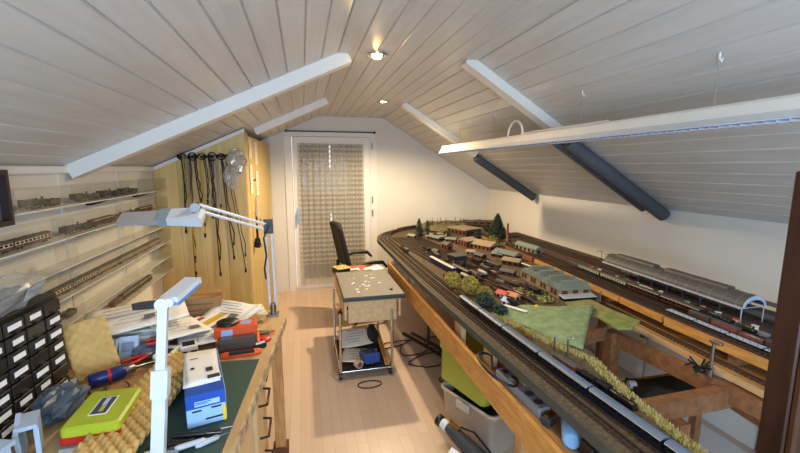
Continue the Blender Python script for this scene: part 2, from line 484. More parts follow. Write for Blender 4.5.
for pos, i in enumerate(order):
    x, L, c, drift = specs[i]
    nm, m_, _ = cab_cols[c]
    t = thing('hanging_lead', f'{nm} lead hanging from the hook rack on the closet, {nth[pos]} from the left', 'cable', (-.98 + x, CY - .044 - .004 * (i % 4), 1.72), 0, 'leads hanging on the closet')
    r = .0035 if i % 3 else .005
    pts = []
    for k in range(9):
        u = k / 8
        pts.append((drift * u + .006 * math.sin(5 * u + i), .004 * math.sin(4 * u), -L * u))
    pts2 = [(p[0] + .012 + .008 * math.sin(3 * k), p[1], p[2] * .86) for k, p in enumerate(pts)]
    m = MB().tube(pts[::-1] + [(0.003, -.004, .012)] + pts2[1:], r, 6)
    m.build('wire', m_, t)
    MB().box(pts[-1][0], pts[-1][1], pts[-1][2], .016, .012, .035, bev=.003).build('plug', black_plastic, t)
    MB().box(pts2[-1][0], pts2[-1][1], pts2[-1][2], .013, .012, .03, bev=.003).build('plug', black_plastic, t)
for k, (x, hgt) in enumerate(((.03, .05), (.11, .06), (.18, .05), (.26, .07), (.33, .05))):
    m = MB()
    for q in range(8):
        pts = [(x + .03 * math.cos(2 * PI * j / 12 + q), -.022 - .003 * q, .0 + hgt * .5 * math.sin(2 * PI * j / 12 + q)) for j in range(13)]
        m.tube(pts, .004, 5)
    solo(m, 'coiled_lead', black_matt, 'coiled black lead bunched on the closet hook rack, %s from the left' % nth[k], 'cable', (-.98, CY, 1.715), 0, 'coiled leads on the hook rack')
# crumpled clear bag hung at the rack's right end
def crumple(c, rx, ry, rz, seed, nu=16, nv=10, amp=.22):
    r = random.Random(seed); ph = [(r.uniform(2, 6), r.uniform(2, 6), r.uniform(0, 6)) for _ in range(5)]
    m = MB(); rings = []
    for i in range(nv + 1):
        t = PI * (.03 + .94 * i / nv) - PI / 2; ring = []
        for k in range(nu):
            a = 2 * PI * k / nu
            d = 1 + sum(amp / 2 * math.sin(p[0] * a + p[1] * t + p[2]) for p in ph[:4]) / 2
            ring.append((c[0] + rx * d * math.cos(t) * math.cos(a), c[1] + ry * d * math.cos(t) * math.sin(a), c[2] + rz * d * math.sin(t)))
        rings.append(ring)
    return m.ring(rings, smooth=False)
bg = thing('plastic_bag', 'crumpled shiny clear bag hanging at the right end of the closet hook rack', 'bag', (-.53, CY - .075, 1.68))
crumple((0, 0, -.0), .075, .05, .09, 3, amp=.4).build('bag_film', mat('silver_film', '#d5d4cc', .18, .55, var=.3, scale=30), bg)
crumple((-.045, .01, -.13), .06, .035, .09, 9, amp=.3).build('bag_tail', bagclear, bg)
MB().tube([(0, 0, .08), (-.03, .03, .1), (-.04, .05, .09)], .003, 5).build('tie', mat('green_tie', '#6da05a', .5), bg)
# sheets pinned to the closet's side doors
sx = CX + .006
for k, (y, z, hh, ww, lab) in enumerate(((3.88, 1.80, .18, .13, 'upper printed sheet pinned to the closet side, nearer the camera'), (4.2, 1.76, .22, .15, 'upper printed sheet pinned to the closet side, nearer the balcony door'), (3.88, 1.52, .26, .13, 'lower printed sheet pinned to the closet side, nearer the camera'), (4.2, 1.47, .24, .15, 'lower printed sheet pinned to the closet side, nearer the balcony door'))):
    t = thing('pinned_sheet', lab, 'paper sheet', (sx + .045 * (y - CY), y, z), -.045, 'sheets pinned to the closet')
    MB().bx(0, .0012, -ww / 2, ww / 2, -hh / 2, hh / 2).build('sheet', paper_warm, t)
    m = MB()
    for q in range(6): m.bx(.0013, .0018, -ww * .38, ww * (.1 + .25 * ((q * 7) % 3) / 2), hh * (.36 - q * .13), hh * (.37 - q * .13))
    m.build('print', ink, t)
cb = thing('clear_pouch', 'clear plastic pouch hanging below the sheets on the closet side', 'pouch', (sx + .030, 4.05, 1.22))
crumple((0, 0, 0), .012, .09, .12, 21, amp=.15).build('film', bagclear, cb)
MB().cyl((-.012, 0, .13), (.01, 0, .13), .004, n=6).build('pin', steel, cb)
br_ = thing('hand_brush', 'black hand brush hanging on the closet side behind the lamp post', 'brush', (sx + .038, 3.84, .98))
MB().tube([(0, 0, .20), (0, 0, .08), (0, .01, 0)], [.008, .010, .012], 8).build('handle', black_plastic, br_)
m = MB()
for k in range(60):
    a = rnd.uniform(0, 2 * PI); r = rnd.uniform(.0, .035)
    m.cyl((.018 * math.cos(a), .02 * math.sin(a), 0), (r * math.cos(a), r * 1.3 * math.sin(a), -.09 + rnd.uniform(0, .02)), .0035, n=4)
m.build('bristles', black_matt, br_)
MB().tube([(0, 0, .2), (-.012, 0, .235), (-.03, 0, .24)], .002, 5).build('loop', black_plastic, br_)

# ---- clear display shelves on the left wall
shelf_z = [1.45, 1.30, 1.165, 1.03, .905, .795]
shelf_word = ['top', 'second', 'third', 'fourth', 'fifth', 'lowest']
SY0, SY1 = 1.55, 3.63
white_strip = mat('white_shelf_strip', '#d9d5cc', .45)
for k, z in enumerate(shelf_z):
    ya = SY0 + (.3 if k == 0 else 0); L = SY1 - ya
    t = thing('display_shelf', f'clear acrylic train display shelf on the left wall, the {shelf_word[k]} of six', 'shelf', (XL, ya, z), 0, 'acrylic display shelves')
    MB().bx(.002, .098, 0, L, -.006, 0).build('shelf_board', mat('frosted_acrylic', '#d8d4ca', .25), t)
    MB().bx(.096, .099, 0, L, .0, .085 if k != 0 else .09).build('front_pane', acrylic, t)
    MB().bx(.002, .099, 0, L, .088, .091).build('top_pane', acrylic, t)
    for y in (0, L * .33, L * .66, L - .003):
        MB().bx(.002, .099, y, y + .003, 0, .088).build('divider', acrylic, t)
    for y in ((L * .42, L * .78) if k < 4 else ()):
        b = MB(); b.prism([(.002, -.006), (.09, -.006), (.09, -.012), (.03, -.032), (.002, -.032)], 'y', y - .03, y + .03)
        b.build('bracket', black_plastic, t)
for k, y in enumerate((2.35, 3.0)):
    solo(MB().bx(0, .006, -.012, .012, 0, .9), 'shelf_upright', white_strip, 'white upright strip behind the display shelves, %s' % ('nearer the camera', 'nearer the closet')[k], 'shelf rail', (XL, y, .72), 0, 'uprights of the display shelves')

# ---- picture-like dark frame at the far left of the wall
fr = thing('wall_case', 'small dark-framed case with a grey front on the left wall, cut by the picture edge', 'case', (XL, 1.73, 1.515))
m = MB(); m.bx(0.002, .10, -.10, .10, .085, .105); m.bx(0.002, .10, -.10, .10, -.105, -.085); m.bx(0.002, .10, -.10, -.085, -.0849, .0849); m.bx(0.002, .10, .085, .10, -.0849, .0849)
m.build('case_sides', mat('dark_frame_wood', '#2a1a16', .4), fr)
MB().bx(.06, .07, -.0849, .0849, -.0849, .0849).build('panel', mat('frame_grey', '#77726c', .4), fr)

# ---- workbench
BZ = .78
wb = thing('workbench', 'wooden workbench with a worn beige top along the left wall', 'workbench', (0, 0, 0))
top_poly = [(XL + .004, .62), (-.29, .62), (-.235, 1.2), (-.125, 2.27), (-.135, 2.42), (XL + .004, 2.42)]
m = MB(); m.prism(top_poly, 'z', BZ - .036, BZ); m.build('bench_top', mat('bench_top_board', '#c7a877', .6, col2='#b59364', scale=7, stretch=(3, .7, 3)), wb)
m = MB()
for a, b in zip(top_poly[1:3], top_poly[2:4]): m.bar((a[0] + .004, a[1], BZ - .02), (b[0] + .004, b[1], BZ - .02), .008, .04)
m.build('edge_strip', mat('worn_edge_strip', '#cdb690', .55, col2='#8d7250', scale=25), wb)
m = MB(); m.bx(-.27, -.25, .72, 1.72, .0, BZ - .036); m.build('side_panel', beige_lam, wb)
m = MB(); m.bx(-.20, -.145, 2.17, 2.225, .002, BZ - .036); m.build('leg', pine_z, wb)
MB().bx(-.215, -.13, 2.16, 2.235, .0, .05).build('foot_block', brown_wood, wb)
m = MB(); m.bx(XL + .05, XL + .11, 2.3, 2.36, 0, BZ - .036); m.build('leg', pine_z, wb)
m = MB(); m.bx(XL + .05, XL + .11, .7, .76, 0, BZ - .036); m.build('leg', pine_z, wb)
m = MB(); m.bx(-.75, -.235, 1.74, 2.14, .06, BZ - .04, bev=.003); dc = m.build('drawer_unit', beige_lam, wb)
for z in (.2, .38, .54, .66):
    h = MB().tube([(-.233, 1.80, z), (-.195, 1.81, z), (-.195, 1.95, z), (-.233, 1.96, z)], .006, 6)
    h.build('drawer_handle', black_plastic, dc)
# green cutting mat with a lighter border line
cm = solo(MB().prism([(-.62, 1.06), (-.275, 1.06), (-.215, 1.78), (-.40, 1.795), (-.62, 1.75)], 'z', 0, .003), 'cutting_mat', green_mat, 'dark green cutting mat on the front right of the workbench', 'cutting mat', (0, 0, BZ))
MZ = BZ + .003

# ---- small parts cabinet: black with labelled drawers
pc = thing('parts_cabinet', 'black small-parts drawer cabinet with white labels at the left end of the workbench', 'drawer cabinet', (-.93, 1.44, BZ), math.radians(-3))
CWd, CDp, CH = .57, .14, .38                  # local: width along y, depth along x
m = MB(); m.bx(-CDp, -.004, -CWd / 2, CWd / 2, 0, CH, bev=.004); m.build('cabinet_body', black_plastic, pc)
ncol, nrow = 6, 7
tray = mat('smoked_drawer', '#24211f', .25)
for i in range(ncol):
    for j in range(nrow):
        y0 = -CWd / 2 + .008 + i * (CWd - .016) / ncol; y1 = y0 + (CWd - .016) / ncol - .006
        z0 = .01 + j * (CH - .02) / nrow; z1 = z0 + (CH - .02) / nrow - .006
        d = MB().bx(-.004, .012, y0, y1, z0, z1, bev=.003).build('drawer', tray, pc)
        if (i * 5 + j * 3) % 7 not in (0, 1):
            MB().bx(.0122, .0132, y0 + .014 + .006 * ((i + j) % 3), y1 - .014, z0 + .016, z1 - .012).build('drawer_label', mat('white_label', '#eef0f4', .6), d)
        MB().bx(.012, .022, (y0 + y1) / 2 - .010, (y0 + y1) / 2 + .010, z0 + .003, z0 + .009).build('pull', black_plastic, d)
bgl = thing('parts_bag', 'clear plastic bag with grey contents lying on top of the black drawer cabinet', 'bag', (-.98, 1.56, BZ + CH + .052), .1)
crumple((0, 0, 0), .07, .19, .055, 5, amp=.25).build('bag_film', bagclear, bgl)
crumple((.01, -.02, -.012), .045, .12, .03, 6, amp=.3).build('contents', mat('dark_contents', '#4e5358', .6), bgl)
MB().box(.058, .06, -.01, .004, .11, .05, M=Ry(.35)).build('printed_label', mat('grey_label', '#98a3b2', .5), bgl)

# ---- egg-crate foam
def foam(w, l, amp=.011, pitch=.038, th=.015):
    nu = int(w / pitch * 4); nv = int(l / pitch * 4)
    return MB().grid(lambda u, v: ((u - .5) * w, (v - .5) * l, th + amp * (math.sin(u * w / pitch * 2 * PI) * math.sin(v * l / pitch * 2 * PI))), nu, nv, th)
f1 = foam(.15, .23).build('egg_crate_foam', egg_foam); tag(f1, 'yellow egg-crate foam sheet standing upright against the black drawer cabinet', 'foam sheet', 'egg-crate foam sheets')
f1.matrix_world = TR(-.865, 1.80, BZ + .118) @ Rz(.55) @ Rx(math.radians(68)) @ Rz(.12)
f2 = foam(.17, .60, .016).build('egg_crate_foam', egg_foam); tag(f2, 'yellow egg-crate foam strip lying on the bench beside the near lamp post', 'foam sheet', 'egg-crate foam sheets')
f2.matrix_world = TR(-.555, 1.50, BZ + .03) @ Rz(-.12) @ Rx(.03)

# ---- lime and red case
gc = thing('plastic_case', 'flat lime green case with a red bottom half and a dark label', 'case', (-.66, 1.41, BZ + .022), .03)
def rrect(w, l, r, n=4):
    pts = []
    for cx_, cy_, a0 in ((w / 2 - r, l / 2 - r, 0), (-w / 2 + r, l / 2 - r, PI / 2), (-w / 2 + r, -l / 2 + r, PI), (w / 2 - r, -l / 2 + r, 3 * PI / 2)):
        pts += [(cx_ + r * math.cos(a0 + PI / 2 * k / n), cy_ + r * math.sin(a0 + PI / 2 * k / n)) for k in range(n + 1)]
    return pts
m = MB(); m.prism(rrect(.165, .22, .015), 'z', 0, .022); m.build('bottom_half', red, gc)
m = MB(); m.prism(rrect(.16, .215, .016), 'z', .022, .045); q = rrect(.16, .215, .016); q2 = rrect(.145, .2, .016)
m.ring([[(a, b, .045) for a, b in q], [(a, b, .052) for a, b in q2]]); m.build('lid', lime, gc)
m = MB().box(.0, 0.0, .0526, .052, .105, .001); lb = m.build('label', paper, gc)
MB().box(.0, 0.0, .0534, .044, .096, .0008).build('label_panel', mat('label_navy', '#3a4458', .5), lb)
m = MB()
for k in range(6): m.box(.003, -.034 + k * .006, .0541, .012, .004, .0006)
m.build('yellow_print', mat('label_lime', '#b9c44a', .5), lb)
m = MB()
for k in range(7): m.box(.0, .004 + k * .0062, .0541, .013, .0045, .0006)
m.build('white_print', mat('label_lilac', '#c6c8e6', .5), lb)

# ---- spiral notebook, kraft card and blue handled tool behind the case
sn = thing('spiral_notebook', 'kraft notebook with a white comb binding behind the lime case', 'notebook', (-.70, 1.66, BZ + .004), -.9)
MB().box(0, 0, .006, .15, .20, .012).build('cover', card, sn)
solo(MB().box(0, 0, .008, .17, .21, .016), 'card_folder', mat('grey_card', '#9b9a94', .8), 'grey card folder under the lime case', 'folder', (-.66, 1.40, BZ), .1)
m = MB()
for k in range(16): m.tube([(.074 + .008 * math.cos(a), -.09 + k * .012, .008 + .009 * math.sin(a)) for a in [2 * PI * j / 8 for j in range(9)]], .0022, 5)
m.build('comb_binding', white_lamp, sn)
bt = thing('hand_tool', 'dark blue cylindrical tool with a grey metal end lying behind the lime case', 'tool', (-.74, 1.70, BZ + .045), .55)
m = MB(); m.tube([(-.09, 0, 0), (-.085, 0, 0), (.02, 0, 0), (.03, 0, 0)], [.02, .026, .026, .02], 14); m.build('handle', dk_blue, bt)
m = MB(); m.tube([(.03, 0, 0), (.06, 0, 0), (.065, 0, 0), (.17, 0, 0)], [.018, .018, .006, .004], 10); m.build('shaft', steel, bt)
m = MB(); m.cyl((-.03, 0, 0), (-.02, 0, 0), .0275); m.build('band', red, bt)

# ---- papers
def sheet(w, l, amp=.004, seed=0, th=.0012):
    r = random.Random(seed); a, b, c = r.uniform(2, 5), r.uniform(2, 5), r.uniform(0, 6)
    return MB().grid(lambda u, v: ((u - .5) * w, (v - .5) * l, .002 + amp * (1 + math.sin(a * u + c) * math.cos(b * v))), 8, 8, th)
def place_sheet(label, x, y, z, rz, w=.21, l=.297, seed=0, amp=.003, tilt=(0, 0), m=None, prt=True, group='loose papers on the workbench'):
    t = thing('paper_sheet', label, 'paper', (x, y, z), rz, group)
    t.rotation_euler = (tilt[0], tilt[1], rz)
    sheet(w, l, amp, seed).build('sheet', m or paper, t)
    if prt:
        q = MB(); r = random.Random(seed + 50)
        for k in range(5): q.box(w * (r.uniform(-.15, .05)), l * (.32 - k * .15), .0045 + 2 * amp, w * r.uniform(.3, .6), .004, .0006)
        if seed % 2: q.box(.05, -.06, .0045 + 2 * amp, .045, .04, .0006)
        q.build('print', ink, t)
    return t
place_sheet('wide white plan sheet topmost on the paper heap by the near lamp', -.80, 2.10, BZ + .135, .35, .42, .30, 1, .006, (.10, -.06))
place_sheet('white sheet second in the paper heap, jutting out towards the wall', -.90, 2.14, BZ + .115, .1, .30, .30, 2, .004, (.06, -.05))
place_sheet('cream sheet low in the paper heap by the closet', -.78, 2.24, BZ + .10, -.2, .30, .26, 4, .004, (.04, 0), paper_warm)
place_sheet('white sheet lying right of the near lamp post', -.60, 2.02, BZ + .09, .6, .21, .28, 5, .004, (.0, .1))
place_sheet('white sheet under the red and yellow leaflets', -.50, 2.05, BZ + .05, .25, .22, .30, 6, .004, (.05, 0))
place_sheet('crumpled white sheet in front of the cardboard boxes', -.39, 2.20, BZ + .075, -.45, .26, .18, 7, .012, (.15, .05))
place_sheet('cream sheet lying beside the far lamp base', -.33, 2.27, BZ + .055, .3, .2, .16, 8, .008, (.05, .1), paper_warm, False)
ppl = thing('paper_pile', 'thick pile of magazines under the white plan sheets', 'magazine pile', (-.84, 2.13, BZ), .25)
for k in range(7):
    MB().box(rnd.uniform(-.01, .01), rnd.uniform(-.01, .01), .006 + k * .0135, .34, .26, .012, rz=rnd.uniform(-.06, .06)).build('magazine', (paper_warm, paper, mat('magazine_grey', '#aab0b8', .5))[k % 3], ppl)
# light blue packets standing on edge in front of the heap
for k, (x, y, a) in enumerate(((-.93, 1.93, -.5), (-.86, 1.92, -.3), (-.78, 1.93, .1))):
    t = thing('parts_packet', 'light blue paper packet leaning before the paper heap, %s from the left' % nth[k], 'packet', (x, y, BZ + .05), a, 'light blue packets before the paper heap')
    MB().box(0, 0, 0, .075, .016, .10, M=Rx(-.35)).build('packet', mat('pale_blue_paper', '#b9cbe0', .6), t)
    MB().box(0, -.018, .01, .045, .0015, .04, M=Rx(-.35)).build('window_strip', mat('packet_grey', '#7d8a9c', .4), t)
m = crumple((0, 0, 0), .07, .09, .03, 31, amp=.3)
solo(m, 'crumpled_bag', mat('blue_grey_bag', '#56637c', .35), 'crumpled blue-grey plastic bag below the white plan sheet', 'bag', (-.70, 1.93, BZ + .035))
# ---- cardboard boxes at the back of the bench
for k, (x, y, z, w, d, h, a, lab) in enumerate(((-.62, 2.33, BZ, .27, .16, .085, .08, 'flat brown cardboard box, lower of the two against the closet'), (-.57, 2.34, BZ + .086, .22, .15, .065, .02, 'flat brown cardboard box on top of the other against the closet'))):
    t = thing('cardboard_box', lab, 'box', (x, y, z), a, 'flat cardboard boxes on the bench')
    MB().box(0, 0, h / 2, w, d, h - .001).build('carton', card, t)
    MB().box(0, -d / 2 - .0008, h / 2, w * .7, .001, .006).build('printed_line', mat('carton_print', '#7b5633', .8), t)
    MB().box(0, 0, h + .0004, w, .03, .0008).build('tape', mat('brown_tape', '#9a703f', .3), t)
# ---- packets with red and yellow print
for k, (x, y, a, c, lab) in enumerate(((-.565, 2.08, -.5, red, 'white leaflet with a red stripe on the bench heap'), (-.475, 2.10, -.45, mat('mustard_print', '#d5ab35', .5), 'white leaflet with a mustard stripe on the bench heap'))):
    t = thing('leaflet', lab, 'leaflet', (x, y, BZ + .075 + .006 * k), a)
    MB().box(0, 0, 0, .1, .21, .006, bev=.001).build('leaflet_sheet', paper, t)
    MB().box(.005, 0, .0036, .045, .19, .001).build('printed_stripe', c, t)
# ---- orange power tool box, clear blister, cutter, red disc, black lid
ob = thing('tool_package', 'orange tool package with a smoked clear front on the bench', 'package', (-.335, 1.965, BZ), .12)
MB().box(0, .02, .05, .19, .09, .10, bev=.006).build('carton', orange, ob)
MB().box(.005, -.055, .032, .175, .07, .06, bev=.012).build('blister', mat('smoked_blister', '#4a4642', .15), ob)
MB().box(-.04, -.0255, .075, .05, .002, .03).build('blue_label', mat('pale_label', '#a9b7dd', .5), ob)
MB().box(.045, .02, .1008, .05, .05, .0012).build('top_label', mat('lilac_label', '#9fa7cf', .5), ob)
MB().cyl((.092, -.06, .015), (.092, .06, .015), .014).build('end_cap', orange, ob)
cu = thing('cutter_knife', 'orange and black cutter knife on the edge of the green mat', 'knife', (-.295, 1.835, BZ + .012), .1)
MB().tube([(-.085, 0, 0), (-.07, 0, 0), (.07, 0, 0), (.085, 0, 0)], [.010, .015, .015, .009], 10).build('handle', orange, cu)
MB().box(.0, -.006, .008, .11, .022, .014, bev=.004).build('grip', black_plastic, cu)
MB().box(-.115, 0, 0, .06, .003, .012).build('blade', steel, cu)
rd = solo(MB().lathe([(.001, 0), (.034, 0), (.038, .006), (.034, .014), (.001, .016)], n=20), 'wire_spool', red, 'small red plastic disc near the right edge of the bench', 'spool', (-.215, 1.985, BZ))
bl = thing('lens_cap', 'round black lid lying on the orange tool package', 'lid', (-.375, 1.99, BZ + .101), .1)
MB().lathe([(.001, 0), (.05, 0), (.052, .004), (.05, .012), (.001, .013)], n=24).build('lid', black_plastic, bl)
MB().lathe([(.03, .0132), (.034, .0132), (.034, .0145), (.03, .0145)], n=20, cap=False).build('rim', dark_grey, bl)
mk = thing('battery_holder', 'small black and silver part beside the red disc', 'part', (-.225, 1.90, BZ), .5)
MB().box(0, 0, .012, .06, .03, .024, bev=.004).build('holder', black_plastic, mk)
MB().cyl((-.02, 0, .02), (.025, 0, .02), .010).build('cell', lt_grey, mk)
pm = thing('glue_tube', 'olive and silver glue tube by the red disc', 'tube', (-.245, 2.055, BZ + .012), .1)
MB().tube([(-.06, 0, 0), (-.05, 0, 0), (.05, 0, 0), (.06, 0, 0)], [.012, .014, .010, .004], 10).build('tube_body', mat('olive_tube', '#6b6232', .4), pm)
MB().cyl((.055, 0, 0), (.08, 0, 0), .006).build('cap', red, pm)
# ---- blue carton with leaflets on top
bb = thing('blue_carton', 'blue and pale blue carton standing on the green cutting mat', 'box', (-.38, 1.505, MZ), .26)
BW, BL, BH = .12, .35, .112
MB().box(0, 0, BH / 2, BW, BL, BH, bev=.002).build('carton', blue, bb)
MB().box(0, -BL / 2 - .0008, .034, BW * .97, .0014, .062).build('pale_front', lt_blue, bb)
m = MB().box(.004, -BL / 2 - .0016, .080, .075, .0012, .017); lbl = m.build('front_label', mat('label_pale', '#a9cdf0', .5), bb)
m = MB(); m.box(-.008, -BL / 2 - .0026, .084, .048, .0008, .0025); m.box(-.014, -BL / 2 - .0026, .079, .036, .0008, .0025); m.build('label_print', blue, lbl)
m = MB(); m.box(-.028, -BL / 2 - .002, .056, .028, .0012, .006); m.box(.03, -BL / 2 - .002, .058, .03, .0012, .006); m.box(.024, -BL / 2 - .002, .022, .056, .0012, .006); m.build('front_print', ink_dark, bb)
MB().box(BW / 2 - .006, -BL / 2 - .0022, .03, .010, .0014, .056).build('yellow_strip', yellow, bb)
MB().box(BW / 2 + .0008, 0, BH / 2, .0014, BL * .96, BH * .94).build('pale_side', mat('pale_carton_side', '#b8cede', .5), bb)
for k, (dx, dy, a, w, l, lab) in enumerate(((-.004, .01, .24, .115, .28, 'white instruction sheet lying on the blue carton, lower one'), (.0, -.0, .30, .105, .24, 'white instruction sheet with a dark corner on top of the blue carton'))):
    t = thing('instruction_sheet', lab, 'leaflet', (-.385 + dx, 1.515 + dy, MZ + BH + .001 + .005 * k), a, 'instruction sheets on the blue carton')
    sheet(w, l, .0015, 12 + k).build('sheet', paper, t)
    m = MB(); m.box(.022, -.04, .0062, .022, .03, .0008); m.box(-.03, -.01, .0062, .012, .014, .0008); m.box(-.02, .07, .0062, .03, .004, .0008)
    if k: MB().box(.03, -.10, .0062, .04, .025, .0008).build('dark_corner', ink_dark, t)
    m.build('print', ink_dark if k else ink, t)
# black and white small boxes behind the carton
for k, (x, y, lab) in enumerate(((-.53, 1.90, 'small black and white box behind the blue carton'), (-.60, 1.84, 'small white box with a black stripe behind the foam strip'))):
    t = thing('small_box', lab, 'box', (x, y, BZ), .3 - .5 * k)
    MB().box(0, 0, .03, .07, .10, .06, bev=.002).build('carton', white_paint if k else paper, t)
    MB().box(0, -.01, .0605, .05, .05, .001).build('black_print', black_matt, t)
    MB().box(0, -.0505, .03, .068, .001, .022).build('stripe', black_matt, t)
for k, (x, y, a, c, lab) in enumerate(((-.60, 1.95, .4, red, 'red pliers handle-up among the papers behind the foam'), (-.53, 1.80, -.5, yellow, 'yellow pliers lying between the foam strip and the blue carton'), (-.67, 1.86, .9, red, 'red pliers lying at the end of the foam strip'))):
    t = thing('pliers', lab, 'pliers', (x, y, BZ + .075 if k == 0 else BZ + .045), a, 'pliers on the bench')
    m = MB()
    for s in (-1, 1): m.tube([(-.11, s * .024, 0), (-.07, s * .022, 0), (-.02, s * .009, 0)], [.007, .008, .006], 8)
    m.build('grips', c, t)
    m = MB()
    for s in (-1, 1): m.tube([(-.02, s * .008, 0), (0, s * .004, 0), (.03, s * .006, 0), (.06, s * .002, 0)], [.006, .010, .006, .003], 8)
    m.build('jaws', steel, t)
# dark tools at the front of the mat
tools = [(-.42, 1.245, .2, .13, black_plastic, 'black'), (-.385, 1.235, .05, .14, black_matt, 'matt black'), (-.35, 1.265, -.1, .15, black_plastic, 'long black'), (-.315, 1.285, .12, .15, black_plastic, 'black'), (-.40, 1.215, .4, .12, dark_grey, 'dark grey'), (-.34, 1.225, .3, .12, lt_grey, 'silver'), (-.30, 1.24, .5, .10, lt_grey, 'silver'), (-.43, 1.20, -.2, .1, mat('cream_handle', '#d8d0b4', .5), 'cream')]
for k, (x, y, a, L, m_, nm) in enumerate(tools):
    t = thing('hobby_tool', f'{nm} hobby tool in the heap on the front of the green mat, {nth[k]} laid', 'tool', (x, y, MZ + .009 + .004 * (k % 3)), a, 'hobby tools on the green mat')
    MB().tube([(-L / 2, 0, 0), (-L / 2 + .01, 0, 0), (L * .15, 0, 0), (L * .2, 0, 0)], [.006, .009, .008, .004], 8).build('handle', m_, t)
    MB().tube([(L * .2, 0, 0), (L / 2, 0, 0)], [.003, .0015], 6).build('tip', steel, t)
# clutter at the near left corner: grey bag, white tray bits
tag(crumple((0, 0, 0), .062, .10, .05, 41, amp=.3).build('crumpled_bag', mat('slate_bag', '#4f5a66', .35, var=.3, scale=25)), 'crumpled slate-grey plastic bag left of the lime case', 'bag').location = (-.825, 1.50, BZ + .06)
for k, (x, y, a) in enumerate(((-.83, 1.30, .4), (-.84, 1.18, -.3))):
    t = thing('parts_clip', 'pale blue plastic bracket at the near left corner of the bench, %s' % ('right one', 'left one')[k], 'bracket', (x, y, BZ), a)
    m = MB(); m.box(0, 0, .06, .012, .09, .12, M=Rx(.3)); m.box(.02, 0, .11, .05, .09, .012); m.box(.04, 0, .06, .012, .06, .1); m.build('bracket', mat('pale_blue_plastic', '#a9bdd2', .4), t)
for k in range(4):
    m = MB().tube([(.0 + .05 * math.cos(2 * PI * j / 14), .035 * math.sin(2 * PI * j / 14), .003 * (j % 2)) for j in range(12)], .0025, 5)
    solo(m, 'wire_loop', (brass, black_plastic, mat('ochre_wire', '#a5852f', .5), black_plastic)[k], ('brass-coloured', 'black', 'ochre', 'second black')[k] + ' loop of wire left of the lime case', 'wire', (-.80 + .03 * k, 1.60 + .025 * (k % 2), BZ + .006 + .006 * k), k * .8)

# ---- magnifier lamps
def lamp_arm(root, name, a, b, gap, mtl, r=.007):
    m = MB(); a = Vector(a); b = Vector(b)
    for s in (-1, 1): m.tube([a + Vector((0, 0, s * gap / 2)), b + Vector((0, 0, s * gap / 2))], r, 8)
    return m.build(name, mtl, root)
l1 = thing('arm_lamp', 'white articulated bench lamp clamped at the far right corner of the workbench', 'lamp', (-.19, 2.33, BZ))
m = MB(); m.box(0, 0, .0065, .06, .06, .012); m.cyl((0, 0, .01), (0, 0, .075), .017); m.build('clamp', steel, l1)
m = MB()
p_top = (-.005, .0, .515)
for s in (-1, 1): m.bar((s * .016, 0, .06), (s * .016 - .005, 0, .5), .012, .014, up=(0, 1, 0))
m.build('post', mat('lamp_post_grey', '#c4cbd2', .3), l1)
m = MB(); m.cyl((-.005, -.02, .515), (-.005, .02, .515), .026); m.bar((-.005, 0, .48), (-.005, 0, .56), .05, .02, up=(0, 1, 0)); m.build('elbow', black_plastic, l1)
m = MB(); m.tube([(.0, -.02, .53), (-.03, -.03, .46), (-.02, -.03, .36), (-.035, -.02, .28), (-.03, -.01, .22)], .005, 6); m.build('lamp_cable', black_plastic, l1)
e = PY(196, 207, 2.12) - Vector((-.19, 2.33, BZ))
lamp_arm(l1, 'upper_arm', (-.01, 0, .515), tuple(e), .03, white_lamp, .008)
m = MB(); m.cyl((e.x, e.y - .025, e.z), (e.x, e.y + .025, e.z), .022); m.cyl((e.x, e.y - .03, e.z), (e.x, e.y + .03, e.z), .009); m.box(e.x - .01, e.y, e.z - .03, .03, .03, .06); m.build('head_joint', steel, l1)
hd = MB()
c = e + Vector((-.10, -.02, -.055)); fr_ = Vector((-.36, -.10, -.01))
hd.add([], [])
hd.prism([(-.03, -.016), (.12, -.03), (.125, .012), (.11, .024), (-.03, .018)], 'y', -.05, .05)
ho = hd.build('lamp_head', white_lamp, l1, tuple(e + Vector((-.09, -.01, -.045))))
ho.rotation_euler.x = .42
m = MB(); m.prism([(-.24, -.012), (-.03, -.016), (-.03, .014), (-.24, .006)], 'y', -.045, .045); m.build('light_bar', mat('silver_reflector', '#b7b7b4', .3, .3), ho)
MB().bx(-.07, -.028, -.052, .052, -.018, .02).build('switch_band', lamp_grey, ho)
l2 = thing('arm_lamp', 'white bench lamp with a thick post standing in the foreground of the workbench', 'lamp', (-.43, 1.17, BZ))
MB().box(0, 0, .012, .09, .07, .024, bev=.006).build('clamp', lamp_grey, l2)
q0 = Vector((0, 0, .02)); qtop = PY(163.5, 303, 1.20) - Vector((-.43, 1.17, BZ)); qmid = q0.lerp(qtop, .52)
m = MB(); m.bar(q0, qmid, .034, .026, up=(0, 1, 0)); m.bar(qmid - (qtop - q0) * .02, qtop, .024, .02, up=(0, 1, 0)); m.build('post', white_lamp, l2)
m = MB(); m.bar(qmid - (qtop - q0).normalized() * .05, qmid + (qtop - q0).normalized() * .03, .042, .034, up=(0, 1, 0)); m.build('sleeve', white_lamp, l2)
m = MB(); m.cyl(qtop + Vector((0, -.02, 0)), qtop + Vector((0, .025, 0)), .018); m.cyl(qtop + Vector((.018, -.016, .004)), qtop + Vector((.018, .02, .004)), .012); m.build('joint', white_lamp, l2)
h0 = PX(158, 308, (qtop.x - .43) - .015) ; far = Vector((.055, .12, .055))
m = MB(); m.bar(qtop + Vector((.015, .0, .008)), qtop + Vector((.015, 0, .008)) + Vector((.035, .12, .022)), .05, .018); m.build('lamp_head', white_lamp, l2)
m = MB(); m.bar(qtop + Vector((.02, .0, -.004)), qtop + Vector((.02, 0, -.004)) + Vector((.032, .112, .022)), .042, .010); m.build('light_tube', mat('blue_tube', '#5f8fc4', .3), l2)
